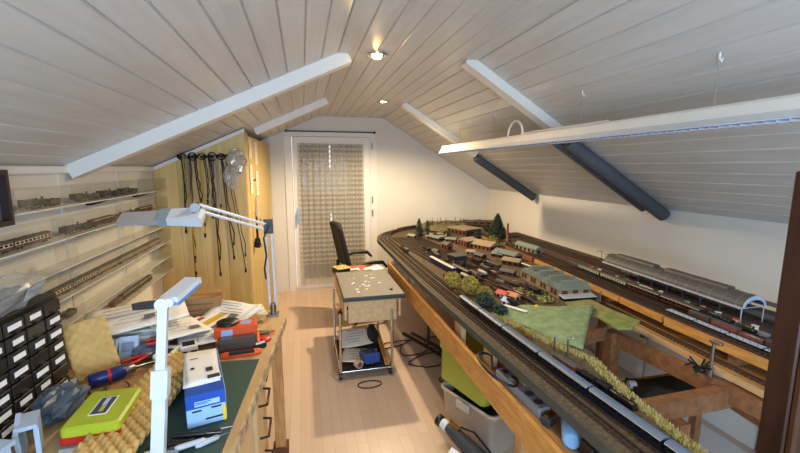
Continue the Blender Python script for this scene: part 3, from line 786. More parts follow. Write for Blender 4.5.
m = MB(); m.bar(qtop + Vector((-.012, .0, -.002)), qtop + Vector((-.105, .10, -.035)), .026, .02); m.build('rear_grip', dark_grey, l2)
# ================================================================ curtain, trolley, chair, tube lamp, pipes
cr = thing('curtain_rod', 'thin dark curtain rod above the balcony door', 'curtain rod', (DX0, YB - .055, 2.075))
MB().cyl((-.02, 0, 0), (DX1 - DX0 + .02, 0, 0), .008).build('rod', dark_grey, cr)
for x in (-.01, DX1 - DX0 + .01): MB().box(x, .02, 0, .02, .045, .03).build('rod_bracket', dark_grey, cr)
def lace_material():
    m = bpy.data.materials.new('lace'); m.use_nodes = True; nt = m.node_tree
    nt.nodes.remove(nt.nodes['Principled BSDF']); out = nt.nodes['Material Output']
    tc = nt.nodes.new('ShaderNodeTexCoord'); sp = nt.nodes.new('ShaderNodeSeparateXYZ')
    nt.links.new(tc.outputs['Object'], sp.inputs[0])
    def mth(op, a, b=None):
        n_ = nt.nodes.new('ShaderNodeMath'); n_.operation = op
        for i, q in enumerate((a, b)):
            if q is None: continue
            if isinstance(q, (int, float)): n_.inputs[i].default_value = q
            else: nt.links.new(q, n_.inputs[i])
        return n_.outputs[0]
    z = mth('FRACT', mth('MULTIPLY', sp.outputs['Z'], 16.0)); x = mth('FRACT', mth('MULTIPLY', sp.outputs['X'], 20.0))
    dots = mth('MULTIPLY', mth('GREATER_THAN', z, .52), mth('GREATER_THAN', x, .22))
    low = mth('GREATER_THAN', sp.outputs['Z'], .36)
    fac = mth('ADD', mth('MULTIPLY', mth('MULTIPLY', dots, low), .42), .5)
    df = nt.nodes.new('ShaderNodeBsdfDiffuse'); df.inputs['Color'].default_value = (*hx('#c9c2b4'), 1)
    tl = nt.nodes.new('ShaderNodeBsdfTranslucent'); tl.inputs['Color'].default_value = (*hx('#c9c2b4'), 1)
    m0 = nt.nodes.new('ShaderNodeMixShader'); m0.inputs[0].default_value = .3
    nt.links.new(df.outputs[0], m0.inputs[1]); nt.links.new(tl.outputs[0], m0.inputs[2])
    tr = nt.nodes.new('ShaderNodeBsdfTransparent'); mx = nt.nodes.new('ShaderNodeMixShader')
    nt.links.new(fac, mx.inputs[0]); nt.links.new(tr.outputs[0], mx.inputs[1]); nt.links.new(m0.outputs[0], mx.inputs[2])
    nt.links.new(mx.outputs[0], out.inputs['Surface'])
    return m
la, lb = DX0 + .055, DX1 - .055
cw = lb - la - .16
m = MB().grid(lambda u, v: ((u - .5) * cw * (1 + .04 * (1 - v)), .014 * math.sin(u * 2 * PI * 11) * (1 - .3 * v), .08 + v * (DZ1 - .20)), 110, 4)
solo(m, 'lace_curtain', lace_material(), 'beige lace curtain with rows of dots hanging before the balcony door', 'curtain', ((la + lb) / 2 - .01, YB - .06, 0))

# ---- work trolley
TX, TY, TZ = .27, 2.85, .655
tr = thing('work_trolley', 'small wooden work trolley on chrome legs in the middle of the floor', 'trolley', (TX, TY, 0))
TW, TL = .43, .98
m = MB(); m.bx(0, TW, 0, TL, TZ - .02, TZ, bev=.003); m.build('table_top', birch, tr)
m = MB(); m.bx(.03, TW - .03, .03, .05, TZ - .19, TZ - .02); m.build('front_board', birch, tr)
for x, nm in ((0, 0), (TW - .016, 1)):
    m = MB(); m.bx(x, x + .016, .02, TL - .02, TZ - .16, TZ - .02); m.build('side_board', birch, tr)
m = MB(); m.bx(.03, TW - .03, TL - .05, TL - .03, TZ - .16, TZ - .02); m.build('rear_board', birch, tr)
lx0, lx1, ly0, ly1 = -.035, TW - .07, .01, .62
for x in (lx0, lx1):
    m = MB().tube([(x, ly0, TZ - .10), (x, ly0, .11), (x, ly0 + .01, .08), (x, ly0 + .04, .07), (x, ly1 - .04, .07), (x, ly1 - .01, .08), (x, ly1, .11), (x, ly1, TZ - .10)], .010, 10)
    m.build('leg_frame', chrome, tr)
m = MB(); 
for y, z in ((ly0 + .03, .075), (ly1 - .03, .075), (ly1, TZ - .12)):
    MB().cyl((lx0, y, z), (lx1, y, z), .0085).build('cross_tube', chrome, tr)
m = MB(); m.bx(lx0 + .01, lx1 - .01, ly0 + .02, ly1 - .02, .082, .092); m.build('lower_tray', black_matt, tr)
for x in (lx0, lx1):
    for y in (ly0 + .06, ly1 - .06):
        MB().cyl((x - .011, y, .03), (x + .011, y, .03), .0295, n=16).build('caster', black_plastic, tr)
# slate board on top
sb = thing('work_board', 'thick dark-edged grey work board lying on the trolley top', 'board', (TX - .012, TY - .04, TZ))
m = MB(); m.bx(0, TW + .035, 0, .74, 0, .032, bev=.003); m.build('board_core', mat('slate_edge', '#33363a', .5), sb)
MB().bx(.006, TW + .029, .006, .734, .032, .034).build('board_surface', mat('slate_top', '#8a857c', .6, var=.25, scale=50), sb)
SBZ = TZ + .034
for k in range(16):
    x = TX + rnd.uniform(.08, .33); y = TY + rnd.uniform(.06, .55)
    s_ = rnd.uniform(.010, .026)
    solo(MB().box(0, 0, .003, s_, s_ * rnd.uniform(.4, .9), .006, bev=.001), 'plastic_offcut', paper_warm, 'tiny cream plastic offcut lying on the grey trolley board', 'offcut', (x, y, SBZ), rnd.uniform(0, 3), 'offcuts on the trolley board')
for k, (x, y, a) in enumerate(((.10, .3, .9), (.2, .2, -.3), (.28, .42, .2))):
    solo(MB().box(0, 0, .004, .05, .012, .008, bev=.002), 'model_strip', white_paint, 'white model strip on the grey trolley board, %s from the front' % ('second', 'first', 'third')[k], 'strip', (TX + x, TY + y, SBZ), a, 'strips on the trolley board')
solo(MB().lathe([(.001, 0), (.012, 0), (.012, .01), (.001, .011)], n=12), 'black_knob', black_plastic, 'small black knob near the right front corner of the trolley board', 'knob', (TX + .37, TY + .08, SBZ))
ps = thing('power_supply', 'black box with a yellow dotted front at the back left of the trolley', 'power supply', (TX + .05, TY + .78, TZ), .35)
MB().bx(-.06, .06, -.07, .07, .001, .055, bev=.004).build('housing', black_plastic, ps)
m = MB().box(0, -.01, .060, .125, .13, .008, bev=.002); pf = m.build('yellow_face', mat('yellow_face', '#dcc27a', .5), ps)
m = MB()
for a in (-.035, 0, .035):
    for b in (-.04, .01): m.cyl((a, b, .064), (a, b, .068), .008, n=10)
m.build('terminals', black_plastic, pf)
bk = thing('book', 'orange-red book lying at the back of the trolley', 'book', (TX + .23, TY + .86, TZ + .002), .05)
MB().box(0, 0, .012, .24, .17, .024, bev=.002).build('cover', mat('orange_red_cover', '#c9582e', .5), bk)
MB().box(.003, 0, .012, .236, .176, .018).build('page_block', paper, bk)
for k, (x, y, a, w, l, lab) in enumerate(((.37, .78, .5, .14, .12, 'white slip of paper at the back right of the trolley'), (.31, .76, -.2, .10, .07, 'small white slip beside the dark pen on the trolley'), (.17, .755, .2, .09, .05, 'cream slip of paper next to the yellow-faced box'))):
    place_sheet(lab, TX + x, TY + y, SBZ + .002 if y < .7 else TZ + .028 + .003 * k, a, w, l, 60 + k, .004, (.05, 0), None, False, 'slips on the trolley')
pn = solo(MB().tube([(-.05, 0, 0), (-.045, 0, 0), (.03, 0, 0), (.05, 0, 0)], [.004, .006, .006, .002], 8), 'pen', black_plastic, 'dark pen lying on the white slips at the back of the trolley', 'pen', (TX + .31, TY + .80, TZ + .056), .5)
# lower tray contents
LZ = .093
for k, (x, y, a, z, lab) in enumerate(((.12, .38, .12, .10, 'white printed sheet in the trolley tray, leaning on the rear tube'), (.12, .18, -.35, .03, 'white printed sheet lying at the front of the trolley tray'))):
    t = place_sheet(lab, TX + x, TY + y, LZ + z, a, .27, .21, 70 + k, .006, (.35 if k == 0 else .12, 0), paper_warm, True, 'sheets in the trolley tray')
t = thing('blue_packet', 'dark blue packet at the front of the trolley tray', 'packet', (TX + .20, TY + .11, LZ), .2)
MB().box(0, 0, .053, .13, .15, .08, M=Rx(-.15), bev=.012).build('packet', mat('royal_blue_packet', '#1f3f86', .45), t)
t = thing('tin', 'pink and white round tin in front of the blue packet on the trolley tray', 'tin', (TX + .10, TY + .045, LZ + .032), .5)
MB().cyl((0, -.02, 0), (0, .02, 0), .031, n=20).build('tin_body', mat('pink_tin', '#c9a39a', .4), t)
MB().cyl((0, -.022, 0), (0, -.02, 0), .022, n=18).build('tin_label', mat('tin_label_dark', '#6a4b4a', .5), t)
bb_ = thing('tool_bag', 'black bag standing at the right rear of the trolley tray', 'bag', (TX + .27, TY + .40, LZ))
crumple((0, 0, .105), .045, .12, .085, 77, amp=.12).build('bag_body', black_matt, bb_)
for k, x in enumerate((.315, .335)):
    t = thing('wood_strip', 'wooden strip standing along the right side of the trolley tray, %s' % ('inner', 'outer')[k], 'strip', (TX + x, TY + .03, LZ), 0, 'wooden strips in the trolley tray')
    MB().bar((0, 0, .012), (.0, .50, .10 + .02 * k), .014, .02).build('strip', pine, t)
solo(MB().tube([(.09 * math.cos(a) , .05 * math.sin(a), .006) for a in [2 * PI * j / 20 for j in range(20)]], .004, 6), 'floor_cable', black_plastic, 'loop of black cable on the floor in front of the trolley', 'cable', (TX + .17, TY - .06, 0))

# ---- office chair behind the trolley
oc = thing('office_chair', 'black office chair with curved armrests behind the trolley', 'chair', (.62, 4.22, 0), math.radians(98))
m = MB()
m.grid(lambda u, v: ((u - .5) * .46, (v - .5) * .44, .47 + .012 * math.cos((u - .5) * 6) - .03 * max(0, v - .8) * 3), 8, 8, .06); m.build('seat', black_matt, oc)
m = MB(); m.grid(lambda u, v: ((u - .5) * (.42 - .06 * v), 0.235 + .10 * v - .03 * math.cos((u - .5) * 3), .58 + v * .46), 8, 8, 0)
bo = m.build('backrest', black_matt, oc); so = bo.modifiers.new('thickness', 'SOLIDIFY'); so.thickness = .05
MB().tube([(0, .1, .40), (0, .25, .42), (0, .28, .5), (0, .29, .66)], .018, 8).build('back_bracket', black_plastic, oc)
for s in (-1, 1):
    MB().tube([(s * .24, .12, .43), (s * .27, .12, .52), (s * .275, .10, .64), (s * .275, .02, .665), (s * .27, -.12, .655), (s * .265, -.17, .60)], [.014, .015, .017, .02, .02, .012], 8).build('armrest', black_plastic, oc)
MB().tube([(0, 0, .10), (0, 0, .25), (0, 0, .25), (0, 0, .42)], [.03, .03, .02, .02], 12).build('gas_lift', dark_grey, oc)
for k in range(5):
    a = 2 * PI * k / 5
    MB().tube([(0, 0, .11), (.27 * math.cos(a), .27 * math.sin(a), .075)], [.024, .015], 8).build('base_leg', black_plastic, oc)
    MB().cyl((.27 * math.cos(a) - .012 * math.sin(a), .27 * math.sin(a) + .012 * math.cos(a), .03), (.27 * math.cos(a) + .012 * math.sin(a), .27 * math.sin(a) - .012 * math.cos(a), .03), .029, n=12).build('caster', black_plastic, oc)

# ---- hanging tube lamp along the right slope
lx, lz = 1.45, 1.80
tl = thing('tube_lamp', 'long white batten tube lamp hanging below the right ceiling slope', 'lamp', (lx, 0, lz))
YA, YE = .62, 3.99
m = MB(); m.prism([(-.022, -.004), (.022, -.004), (.022, .036), (.012, .046), (-.012, .046), (-.022, .036)], 'y', YA, YE); m.build('housing', white_paint, tl)
m = MB()
for s in (-1, 1):
    m.prism([(s * .022, 0), (s * .066, -.026), (s * .064, -.030), (s * .020, -.006)], 'y', YA + .01, YE - .01)
m.build('reflector', mat('enamel_reflector', '#d3dae2', .2, .25), tl)
MB().cyl((0, YA + .03, -.022), (0, YE - .03, -.022), .013, n=12).build('fluorescent_tube', mat('unlit_tube', '#e9edf2', .25), tl)
m = MB()
y = YA + .06
while y < YE - .03:
    m.add([(-.058, y, -.032), (.058, y, -.032), (.03, y, -.012), (-.03, y, -.012), (-.058, y + .003, -.032), (.058, y + .003, -.032), (.03, y + .003, -.012), (-.03, y + .003, -.012)], [(0, 1, 2, 3), (7, 6, 5, 4), (0, 4, 5, 1), (1, 5, 6, 2), (2, 6, 7, 3), (3, 7, 4, 0)]); y += .036
m.build('louvre', mat('blue_steel_louvre', '#86a9d6', .25, .6), tl)  # blue tint paints the window's reflection onto the louvre
for y in (YA - .0121, YE + .0001):
    m = MB(); m.prism([(-.068, -.034), (.068, -.034), (.024, .048), (-.024, .048)], 'y', y, y + .012); m.build('end_cap', white_paint, tl)
for y in (1.18, 1.90, 2.9, 3.6):
    m = MB(); top = on_slope(lx, 'R') - lz
    m.cyl((0, y, .045), (0, y, top - .02), .0015, n=6); m.build('hanger_wire', steel, tl)
    m = MB(); m.tube([(0, y, top - .002), (0, y, top - .02), (.01, y, top - .032), (.014, y, top - .02)], .004, 6); m.build('hook', white_paint, tl)
pts = []
for k in range(13):
    a = PI * k / 12
    pts.append((0.0, 2.58 - .10 * math.cos(a), .045 + .10 * math.sin(a)))
pts += [(0.012, 2.68, .03)]
MB().tube(pts, .008, 8).build('cable_loop', white_paint, tl)
MB().tube([(0, 2.5, .052), (.01, 2.3, .056), (.0, 1.9, .052), (0, 1.7, .052)], .005, 6).build('supply_cable', white_paint, tl)

# ---- grey foam pipes along the rafters of the right slope
def slope_tube(name, label, y, xa, xb, off, r):
    t = thing(name, label, 'pipe', (xa, y, on_slope(xa, 'R') - off), 0, 'grey foam-wrapped pipes under the right slope')
    d = Vector((xb - xa, 0, on_slope(xb, 'R') - on_slope(xa, 'R')))
    MB().tube([(0, 0, 0), tuple(d * .999), tuple(d)], [r, r, r * .9], 16).build('foam_sleeve', grey_foam, t)
    nd = d.normalized()
    MB().tube([tuple(-nd * .012), (0, 0, 0)], [r * .6, r * .6], 12).build('pipe_end', dark_grey, t)
    MB().tube([tuple(d), tuple(d + nd * .008)], [r * .5, r * .5], 12).build('pipe_end', dark_grey, t)
slope_tube('hanging_foam_pipe', 'thick grey foam-wrapped pipe below the near right rafter', 2.40, 1.75, 2.595, .056, .046)
slope_tube('hanging_foam_pipe', 'thin dark grey foam-wrapped pipe beside the near right rafter pipe', 2.505, 1.69, 2.51, .066, .026)
slope_tube('hanging_foam_pipe', 'grey foam-wrapped pipe below the far right rafter', 4.10, 1.84, 2.575, .06, .044)

# ---- dark upright post in the right foreground
t = thing('dark_post', 'dark brown wooden upright at the right edge of the picture in the foreground', 'post', (0, 0, 0))
q = PY(765, 440, .72)
m = MB(); m.bx(q.x, q.x + .10, .68, .74, 0.002, 1.62, bev=.004); m.build('post', mat('dark_stained_wood', '#3a1e12', .4, col2='#2b150c', scale=8, stretch=(6, 6, .8)), t)
MB().bx(q.x + .006, q.x + .022, .664, .68, 0.002, 1.60, bev=.003).build('moulding', mat('dark_stained_moulding', '#4a2a18', .35), t)
# ================================================================ model railway
ZT, ZRL = .83, .865                   # rail level of the front leg and of the station leg
def arc(cx, cy, r, a0, a1, n=10):
    return [(cx + r * math.cos(math.radians(a0 + (a1 - a0) * k / n)), cy + r * math.sin(math.radians(a0 + (a1 - a0) * k / n))) for k in range(n + 1)]
ground_brown = mat('ballast_ground', '#66563f', .95, col2='#473b2c', scale=60, bump=.3)
ground_mix = mat('scenic_ground', '#857556', .95, col2='#5c5a3a', scale=14, bump=.4)
edge_green = mat('layout_edge', '#43463d', .7, var=.2, scale=20)
sleeper_m = mat('sleepers', '#4a382a', .9, var=.3, scale=80)
rail_m = mat('rails', '#7b6a5c', .35, .8)
ply = mat('plywood', '#b98a55', .6, col2='#a0733f', scale=10, stretch=(3, .8, 3))
lay = thing('layout_board', 'large model railway baseboard curving from the front edge round to the back wall', 'railway baseboard', (0, 0, 0))
front = [(.865, .42), (.84, .95), (.82, 1.52), (.79, 2.6), (.80, 4.3)] + arc(1.75, 4.3, .95, 180, 95)[1:]
inner = [(2.5, 5.27), (2.5, 4.32), (1.972, 4.25), (1.925, 3.4), (1.853, 2.2), (1.70, 1.96), (1.32, 1.86), (1.235, 1.5), (1.125, 1.05), (1.06, .42)]
m = MB(); m.prism(front + inner, 'z', ZT - .045, ZT - .016); m.build('board', ply, lay)
m = MB(); m.prism(front + inner, 'z', ZT - .0158, ZT - .012); m.build('ground_cover', ground_brown, lay)
m = MB()
for a, b in zip(front[:-1], front[1:]):
    m.bar((a[0], a[1], ZT - .028), (b[0], b[1], ZT - .028), .010, .036)
m.build('edge_strip', edge_green, lay)
stn = thing('station_board', 'raised railway baseboard with the station along the right wall', 'railway baseboard', (0, 0, 0))
rpoly = [(1.812, .62), (1.862, 2.2), (1.934, 3.4), (1.98, 4.24), (2.5, 4.3), (2.46, .62)]
m = MB(); m.prism(rpoly, 'z', ZRL - .045, ZRL - .016); m.build('board', ply, stn)
m = MB(); m.prism(rpoly, 'z', ZRL - .0158, ZRL - .012); m.build('ground_cover', mat('station_ground', '#5d4438', .95, col2='#43322b', scale=50, bump=.3), stn)
for (a, b, z0, h, mm) in (((1.805, 1.62), (1.826, 1.93), ZRL - .022, .036, pine), ((1.827, 1.94), (1.895, 2.95), ZRL - .022, .034, pine), ((1.795, .62), (1.80, 1.60), ZRL - .026, .042, pine), ((1.90, 3.0), (1.955, 4.0), ZRL - .022, .034, mat('red_brown_fascia', '#8a5138', .7))):
    MB().bar((a[0], a[1], z0), (b[0], b[1], z0), .012, h).build('fascia', mm, stn)
# lower staging board just in front of the fascia
sg = thing('staging_shelf', 'low plywood staging board with hidden tracks below the station fascia', 'railway baseboard', (0, 0, 0))
m = MB(); m.prism([(1.70, .72), (1.745, 1.55), (1.765, 1.93), (1.855, 2.12), (1.98, 2.12), (1.98, .72)], 'z', .745, .760); m.build('board', ply, sg)
m = MB(); m.bar((1.70, .72, .752), (1.745, 1.55, .752), .016, .024); m.bar((1.745, 1.55, .752), (1.763, 1.92, .752), .016, .024); m.build('edge_strip', birch, sg)

# ---- tracks
def resample(pts, step):
    P_ = [Vector((p[0], p[1], 0)) for p in pts]; out = []; carry = 0.0
    for a, b in zip(P_[:-1], P_[1:]):
        L = (b - a).length; t = carry
        while t < L:
            out.append((a.lerp(b, t / L), (b - a).normalized())); t += step
        carry = t - L
    out.append((P_[-1], (P_[-1] - P_[-2]).normalized()))
    return out
def smooth_path(pts, it=3):
    for _ in range(it):
        q = [pts[0]]
        for a, b in zip(pts[:-1], pts[1:]):
            q += [(a[0] * .75 + b[0] * .25, a[1] * .75 + b[1] * .25), (a[0] * .25 + b[0] * .75, a[1] * .25 + b[1] * .75)]
        pts = q + [pts[-1]]
    return pts
PATH = {}
def track(key, pts, z, label, step=.022, group='railway tracks'):
    pts = smooth_path(pts, 3); PATH[key] = (pts, z)
    t = thing('railway_track', label, 'railway track', (0, 0, z), 0)
    sl_ = MB(); L = []; R_ = []
    for p, d in resample(pts, step):
        sl_.box(p.x, p.y, -.009, .030, .0075, .004, rz=math.atan2(d.y, d.x) - PI / 2)
    sl_.build('sleepers', sleeper_m, t)
    for p, d in resample(pts, .06):
        nrm = Vector((-d.y, d.x, 0)); L.append(p + nrm * .0088); R_.append(p - nrm * .0088)
    for side in (L, R_):
        rings = []
        for i, p in enumerate(side):
            d = (side[min(i + 1, len(side) - 1)] - side[max(i - 1, 0)]).normalized(); nr = Vector((-d.y, d.x, 0)) * .0013
            rings.append([p - nr + Vector((0, 0, -.007)), p + nr + Vector((0, 0, -.007)), p + nr, p - nr])
        MB().ring(rings, smooth=False).build('rail', rail_m, t)
    return t
def along(key, y):
    pts, z = PATH[key]
    for a, b in zip(pts[:-1], pts[1:]):
        if (a[1] - y) * (b[1] - y) <= 0 and a[1] != b[1]:
            u = (y - a[1]) / (b[1] - a[1])
            return a[0] + (b[0] - a[0]) * u, y, z, math.atan2(b[1] - a[1], b[0] - a[0])
    return pts[0][0], y, z, PI / 2
track('edge', [(.925, .44), (.89, 1.3), (.84, 2.6), (.842, 4.3)] + arc(1.75, 4.3, .908, 180, 108)[1:], ZT, 'outermost model track along the front edge of the baseboard')
track('coach', [(1.0, .44), (.955, 1.0), (.905, 1.96), (.888, 2.6), (.888, 4.3)] + arc(1.75, 4.3, .862, 180, 108)[1:], ZT, 'model track carrying the blue-roofed coaches')
track('loco', [(1.055, .60), (1.02, 1.05), (.965, 1.8), (.936, 2.6), (.934, 4.3)] + arc(1.75, 4.3, .816, 180, 108)[1:], ZT, 'model track carrying the black steam engine beside the coaches')
for k, nm in enumerate(('first', 'second', 'third', 'fourth', 'fifth', 'sixth', 'seventh', 'eighth')):
    track('yard%d' % k, [(.985 + .045 * k, 4.45), (1.0 + .05 * k, 3.9), (1.07 + .055 * k, 2.95)] + ([(1.17 + .06 * k, 2.25), (1.21 + .05 * k, 2.02 + .03 * k)] if k < 5 else [(1.09 + .058 * k, 2.66 + .06 * (k - 5))]), ZT, f'{nm} yard track counted from the front edge of the baseboard')
for k, nm in enumerate(('first', 'second', 'third', 'fourth')):
    o = .028 + .048 * k
    track('st%d' % k, [(1.815 + o, .66), (1.865 + o, 2.2), (1.937 + o, 3.4), (1.985 + o, 4.2)], ZRL, f'{nm} station track counted from the wooden fascia')
for k, nm in enumerate(('first', 'second', 'third')):
    o = .33 + .05 * k
    track('wall%d' % k, [(1.815 + o + .12, .66), (1.865 + o + .07, 2.2), (1.937 + o, 3.4), (1.985 + o, 4.2)], ZRL, f'{nm} track behind the station hall, counted towards the right wall')
track('hid0', [(1.765, .76), (1.80, 1.5), (1.84, 2.08)], .774, 'hidden staging track below the fascia')

# ---- rolling stock
roof_grey = mat('coach_roof_grey', '#64748a', .4); coach_black = mat('coach_blue_black', '#12161f', .3)
cream = mat('coach_cream', '#d8c99a', .4); brown = mat('coach_brown', '#5c2f22', .4); dkgreen = mat('coach_green', '#1c2a22', .4)
loco_black = mat('loco_black', '#1a1a1b', .35, var=.3, scale=60); rust = mat('wagon_rust', '#7a4436', .7, var=.25, scale=60)
wheel_m = mat('wheel_dark', '#2b2522', .5, .4); win_m = mat('coach_window', '#0d1118', .1); roof_dark = mat('coach_roof_dark', '#4c4a48', .6)
ivory_win = mat('window_ivory', '#cfc7a6', .4); coal = mat('coal', '#0f0f10', .9, bump=.5, scale=120); wagon_brown = mat('wagon_brown', '#4d382b', .7, var=.25, scale=60); tank_silver = mat('tank_grey', '#b7b4ab', .35)
def bogie(t, x, nax=2):
    b = MB(); b.box(x, 0, .0085, .034 if nax == 2 else .01, .022, .005); bo_ = b.build('bogie', black_matt, t)
    for dx in ((-.011, .011) if nax == 2 else (0,)):
        w_ = MB()
        for s in (-1, 1): w_.cyl((x + dx, s * .0075, .0058), (x + dx, s * .0105, .0058), .0055, n=10)
        w_.cyl((x + dx, -.0075, .0058), (x + dx, .0075, .0058), .0015, n=6)
        w_.build('wheelset', wheel_m, bo_)
def make_coach(label, L, body, roof, band=None, nwin=9, win=None, group=None):
    t = thing('model_coach', label, 'model train coach', (0, 0, 0), 0, group)
    W_ = .0165
    MB().prism([(-W_, .010), (W_, .010), (W_, .0395), (-W_, .0395)], 'x', -L / 2, L / 2).build('coach_body', body, t)
    pr_ = [(W_ * 1.04 * math.cos(PI * k / 8), .0397 + .0065 * math.sin(PI * k / 8)) for k in range(9)]
    MB().prism(pr_, 'x', -L / 2 - .001, L / 2 + .001, smooth=False).build('roof', roof, t)
    if band:
        for s in (-1, 1): MB().bx(-L / 2, L / 2, s * W_, s * (W_ + .0006), .021, .0345).build('cream_band', band, t)
    for s in (-1, 1):
        b = MB()
        for k in range(nwin):
            x = -L / 2 + L * (k + .5) / nwin
            b.bx(x - L / nwin * .32, x + L / nwin * .32, s * (W_ + .0006), s * (W_ + .0012), .024, .0325)
        b.build('window_row', win or win_m, t)
    if not band:
        for s in (-1, 1): MB().bx(-L / 2, L / 2, s * W_, s * (W_ + .0012), .0372, .0396).build('gutter', cream, t)
    for s in (-1, 1): bogie(t, s * (L / 2 - .035)); MB().bx(s * L / 2, s * (L / 2 + .004), -.006, .006, .010, .014).build('buffer', black_matt, t)
    for k in range(4): MB().box(-L / 2 + L * (k + .5) / 4, 0, .0466, .008, .006, .003).build('roof_vent', roof, t)
    return t
def make_loco(label, col=None, group=None, accents=None):
    col = col or loco_black
    t = thing('model_steam_engine', label, 'model locomotive', (0, 0, 0), 0, group)
    MB().bx(-.075, .075, -.0155, .0155, .0135, .0155).build('running_board', accents or col, t)
    b = MB(); b.tube([(-.03, 0, .0285), (.05, 0, .0285), (.05, 0, .0285), (.074, 0, .0285)], [.0115, .0105, .0115, .0115], 14); b.build('boiler', col, t)
    b = MB(); b.bx(-.074, -.030, -.0155, .0155, .0155, .039); b.prism([(.017 * math.cos(PI * k / 6), .039 + .006 * math.sin(PI * k / 6)) for k in range(7)], 'x', -.077, -.027); cb_ = b.build('cab', col, t)
    for s in (-1, 1): MB().bx(-.066, -.042, s * .0155, s * .0162, .027, .036).build('cab_window', win_m, cb_)
    MB().lathe([(.0045, 0), (.004, .006), (.0058, .012), (.004, .012)], (.062, 0, .0385), 10).build('chimney', col, t)
    for x in (.02, -.005): MB().lathe([(.0055, 0), (.0055, .004), (.002, .007)], (x, 0, .0385), 10).build('dome', col, t)
    for s in (-1, 1):
        MB().cyl((.048, s * .0135, .0115), (.072, s * .0135, .0115), .0055, n=10).build('cylinder', col, t)
        MB().bar((-.035, s * .0125, .009), (.06, s * .0125, .0105), .0015, .0025).build('connecting_rod', steel, t)
        for k, x in enumerate((-.03, -.004, .022)):
            MB().cyl((x, s * .0085, .0102), (x, s * .0115, .0102), .0100, n=16).build('driving_wheel', mat('wheel_red', '#5a1f1a', .5) if accents else wheel_m, t)
        MB().cyl((.056, s * .008, .006), (.056, s * .0105, .006), .0056, n=12).build('leading_wheel', wheel_m, t)
    return t
def make_tender(label, col=None, group=None):
    t = thing('model_tender', label, 'model tender', (0, 0, 0), 0, group); col = col or loco_black
    MB().bx(-.04, .04, -.0155, .0155, .0125, .033).build('tender_body', col, t)
    MB().grid(lambda u, v: ((u - .5) * .07, (v - .5) * .027, .0345 + .005 * math.sin(u * 9) * math.sin(v * 7 + 1) * math.sin(PI * u)), 10, 6, .004, False).build('coal_load', coal, t)
    for s in (-1, 1): bogie(t, s * .022)
    return t
def make_wagon(label, kind, col, L=.11, group=None, load=None):
    t = thing('model_wagon', label, 'model goods wagon', (0, 0, 0), 0, group)
    if kind == 'open':
        MB().bx(-L / 2, L / 2, -.0155, .0155, .0115, .0135).build('wagon_floor', col, t)
        for s in (-1, 1): MB().bx(-L / 2, L / 2, s * .0145, s * .0155, .0135, .026).build('side_board', col, t)
        for s in (-1, 1): MB().bx(s * L / 2, s * (L / 2 - .001), -.0145, .0145, .0135, .026).build('end_board', col, t)
        MB().grid(lambda u, v: ((u - .5) * L * .94, (v - .5) * .028, .020 + .006 * math.sin(PI * u) * math.sin(PI * v) + .0015 * math.sin(u * 40) * math.sin(v * 20)), 14, 6, .006, False).build('load', load or coal, t)
    elif kind == 'box':
        MB().bx(-L / 2, L / 2, -.0155, .0155, .0115, .034).build('wagon_body', col, t)
        MB().prism([(.0165 * math.cos(PI * k / 6), .0342 + .005 * math.sin(PI * k / 6)) for k in range(7)], 'x', -L / 2 - .001, L / 2 + .001).build('roof', roof_dark, t)
        for s in (-1, 1): MB().bx(-.014, .014, s * .0155, s * .0165, .013, .033).build('sliding_door', col, t)
    elif kind == 'tank':
        MB().bx(-L / 2, L / 2, -.013, .013, .0105, .0135).build('underframe', black_matt, t)
        MB().tube([(-L / 2 + .004, 0, .026), (-L / 2 + .008, 0, .026), (L / 2 - .008, 0, .026), (L / 2 - .004, 0, .026)], [.008, .0122, .0122, .008], 16).build('tank', col, t)
        MB().cyl((0, 0, .036), (0, 0, .042), .005).build('dome', col, t)
    else:
        MB().bx(-L / 2, L / 2, -.0155, .0155, .0115, .0145).build('flat_deck', col, t)
        for k in range(5):
            for s in (-1, 1): MB().cyl((-L / 2 + L * (k + .5) / 5, s * .0148, .0146), (-L / 2 + L * (k + .5) / 5, s * .0148, .024), .0008, n=5).build('stake', black_matt, t)
    for s in (-1, 1): bogie(t, s * (L / 2 - .02), 1)
    return t
PROTO = {}
def stock(key, maker, loc, rz, label, group):
    if key in PROTO: return dup(PROTO[key], loc, rz, label, group)
    t = maker(label); t.location = loc; t.rotation_euler.z = rz; t['group'] = group; PROTO[key] = t
    return t
MK = {
 'blue': lambda l: make_coach(l, .272, coach_black, roof_grey),
 'blue_short': lambda l: make_coach(l, .232, coach_black, roof_grey, nwin=8),
 'brown': lambda l: make_coach(l, .245, brown, roof_dark, cream, 9, win_m),
 'ivory': lambda l: make_coach(l, .235, brown, roof_dark, ivory_win, 9, win_m),
 'green': lambda l: make_coach(l, .24, dkgreen, roof_dark, None, 10, ivory_win),
 'grey': lambda l: make_coach(l, .22, dk_blue, mat('pale_roof', '#c2c4c2', .4), None, 8),
 'red': lambda l: make_coach(l, .24, mat('coach_red', '#421e1b', .4), roof_dark, None, 9),
 'loco': lambda l: make_loco(l), 'loco_red': lambda l: make_loco(l, None, None, rust),
 'tender': lambda l: make_tender(l),
 'open': lambda l: make_wagon(l, 'open', wagon_brown), 'open_pale': lambda l: make_wagon(l, 'open', rust, .10, None, mat('gravel_load', '#a49a86', .9, var=.3, scale=150)),
 'box': lambda l: make_wagon(l, 'box', wagon_brown), 'box_rust': lambda l: make_wagon(l, 'box', rust, .12),
 'tank': lambda l: make_wagon(l, 'tank', tank_silver), 'tank_black': lambda l: make_wagon(l, 'tank', loco_black), 'flat': lambda l: make_wagon(l, 'flat', wagon_brown, .13),
 'flat_pale': lambda l: make_wagon(l, 'flat', mat('pale_deck', '#b8c8da', .5), .15),  # pale blue deck colour stands in for sky reflected on a platform strip
}
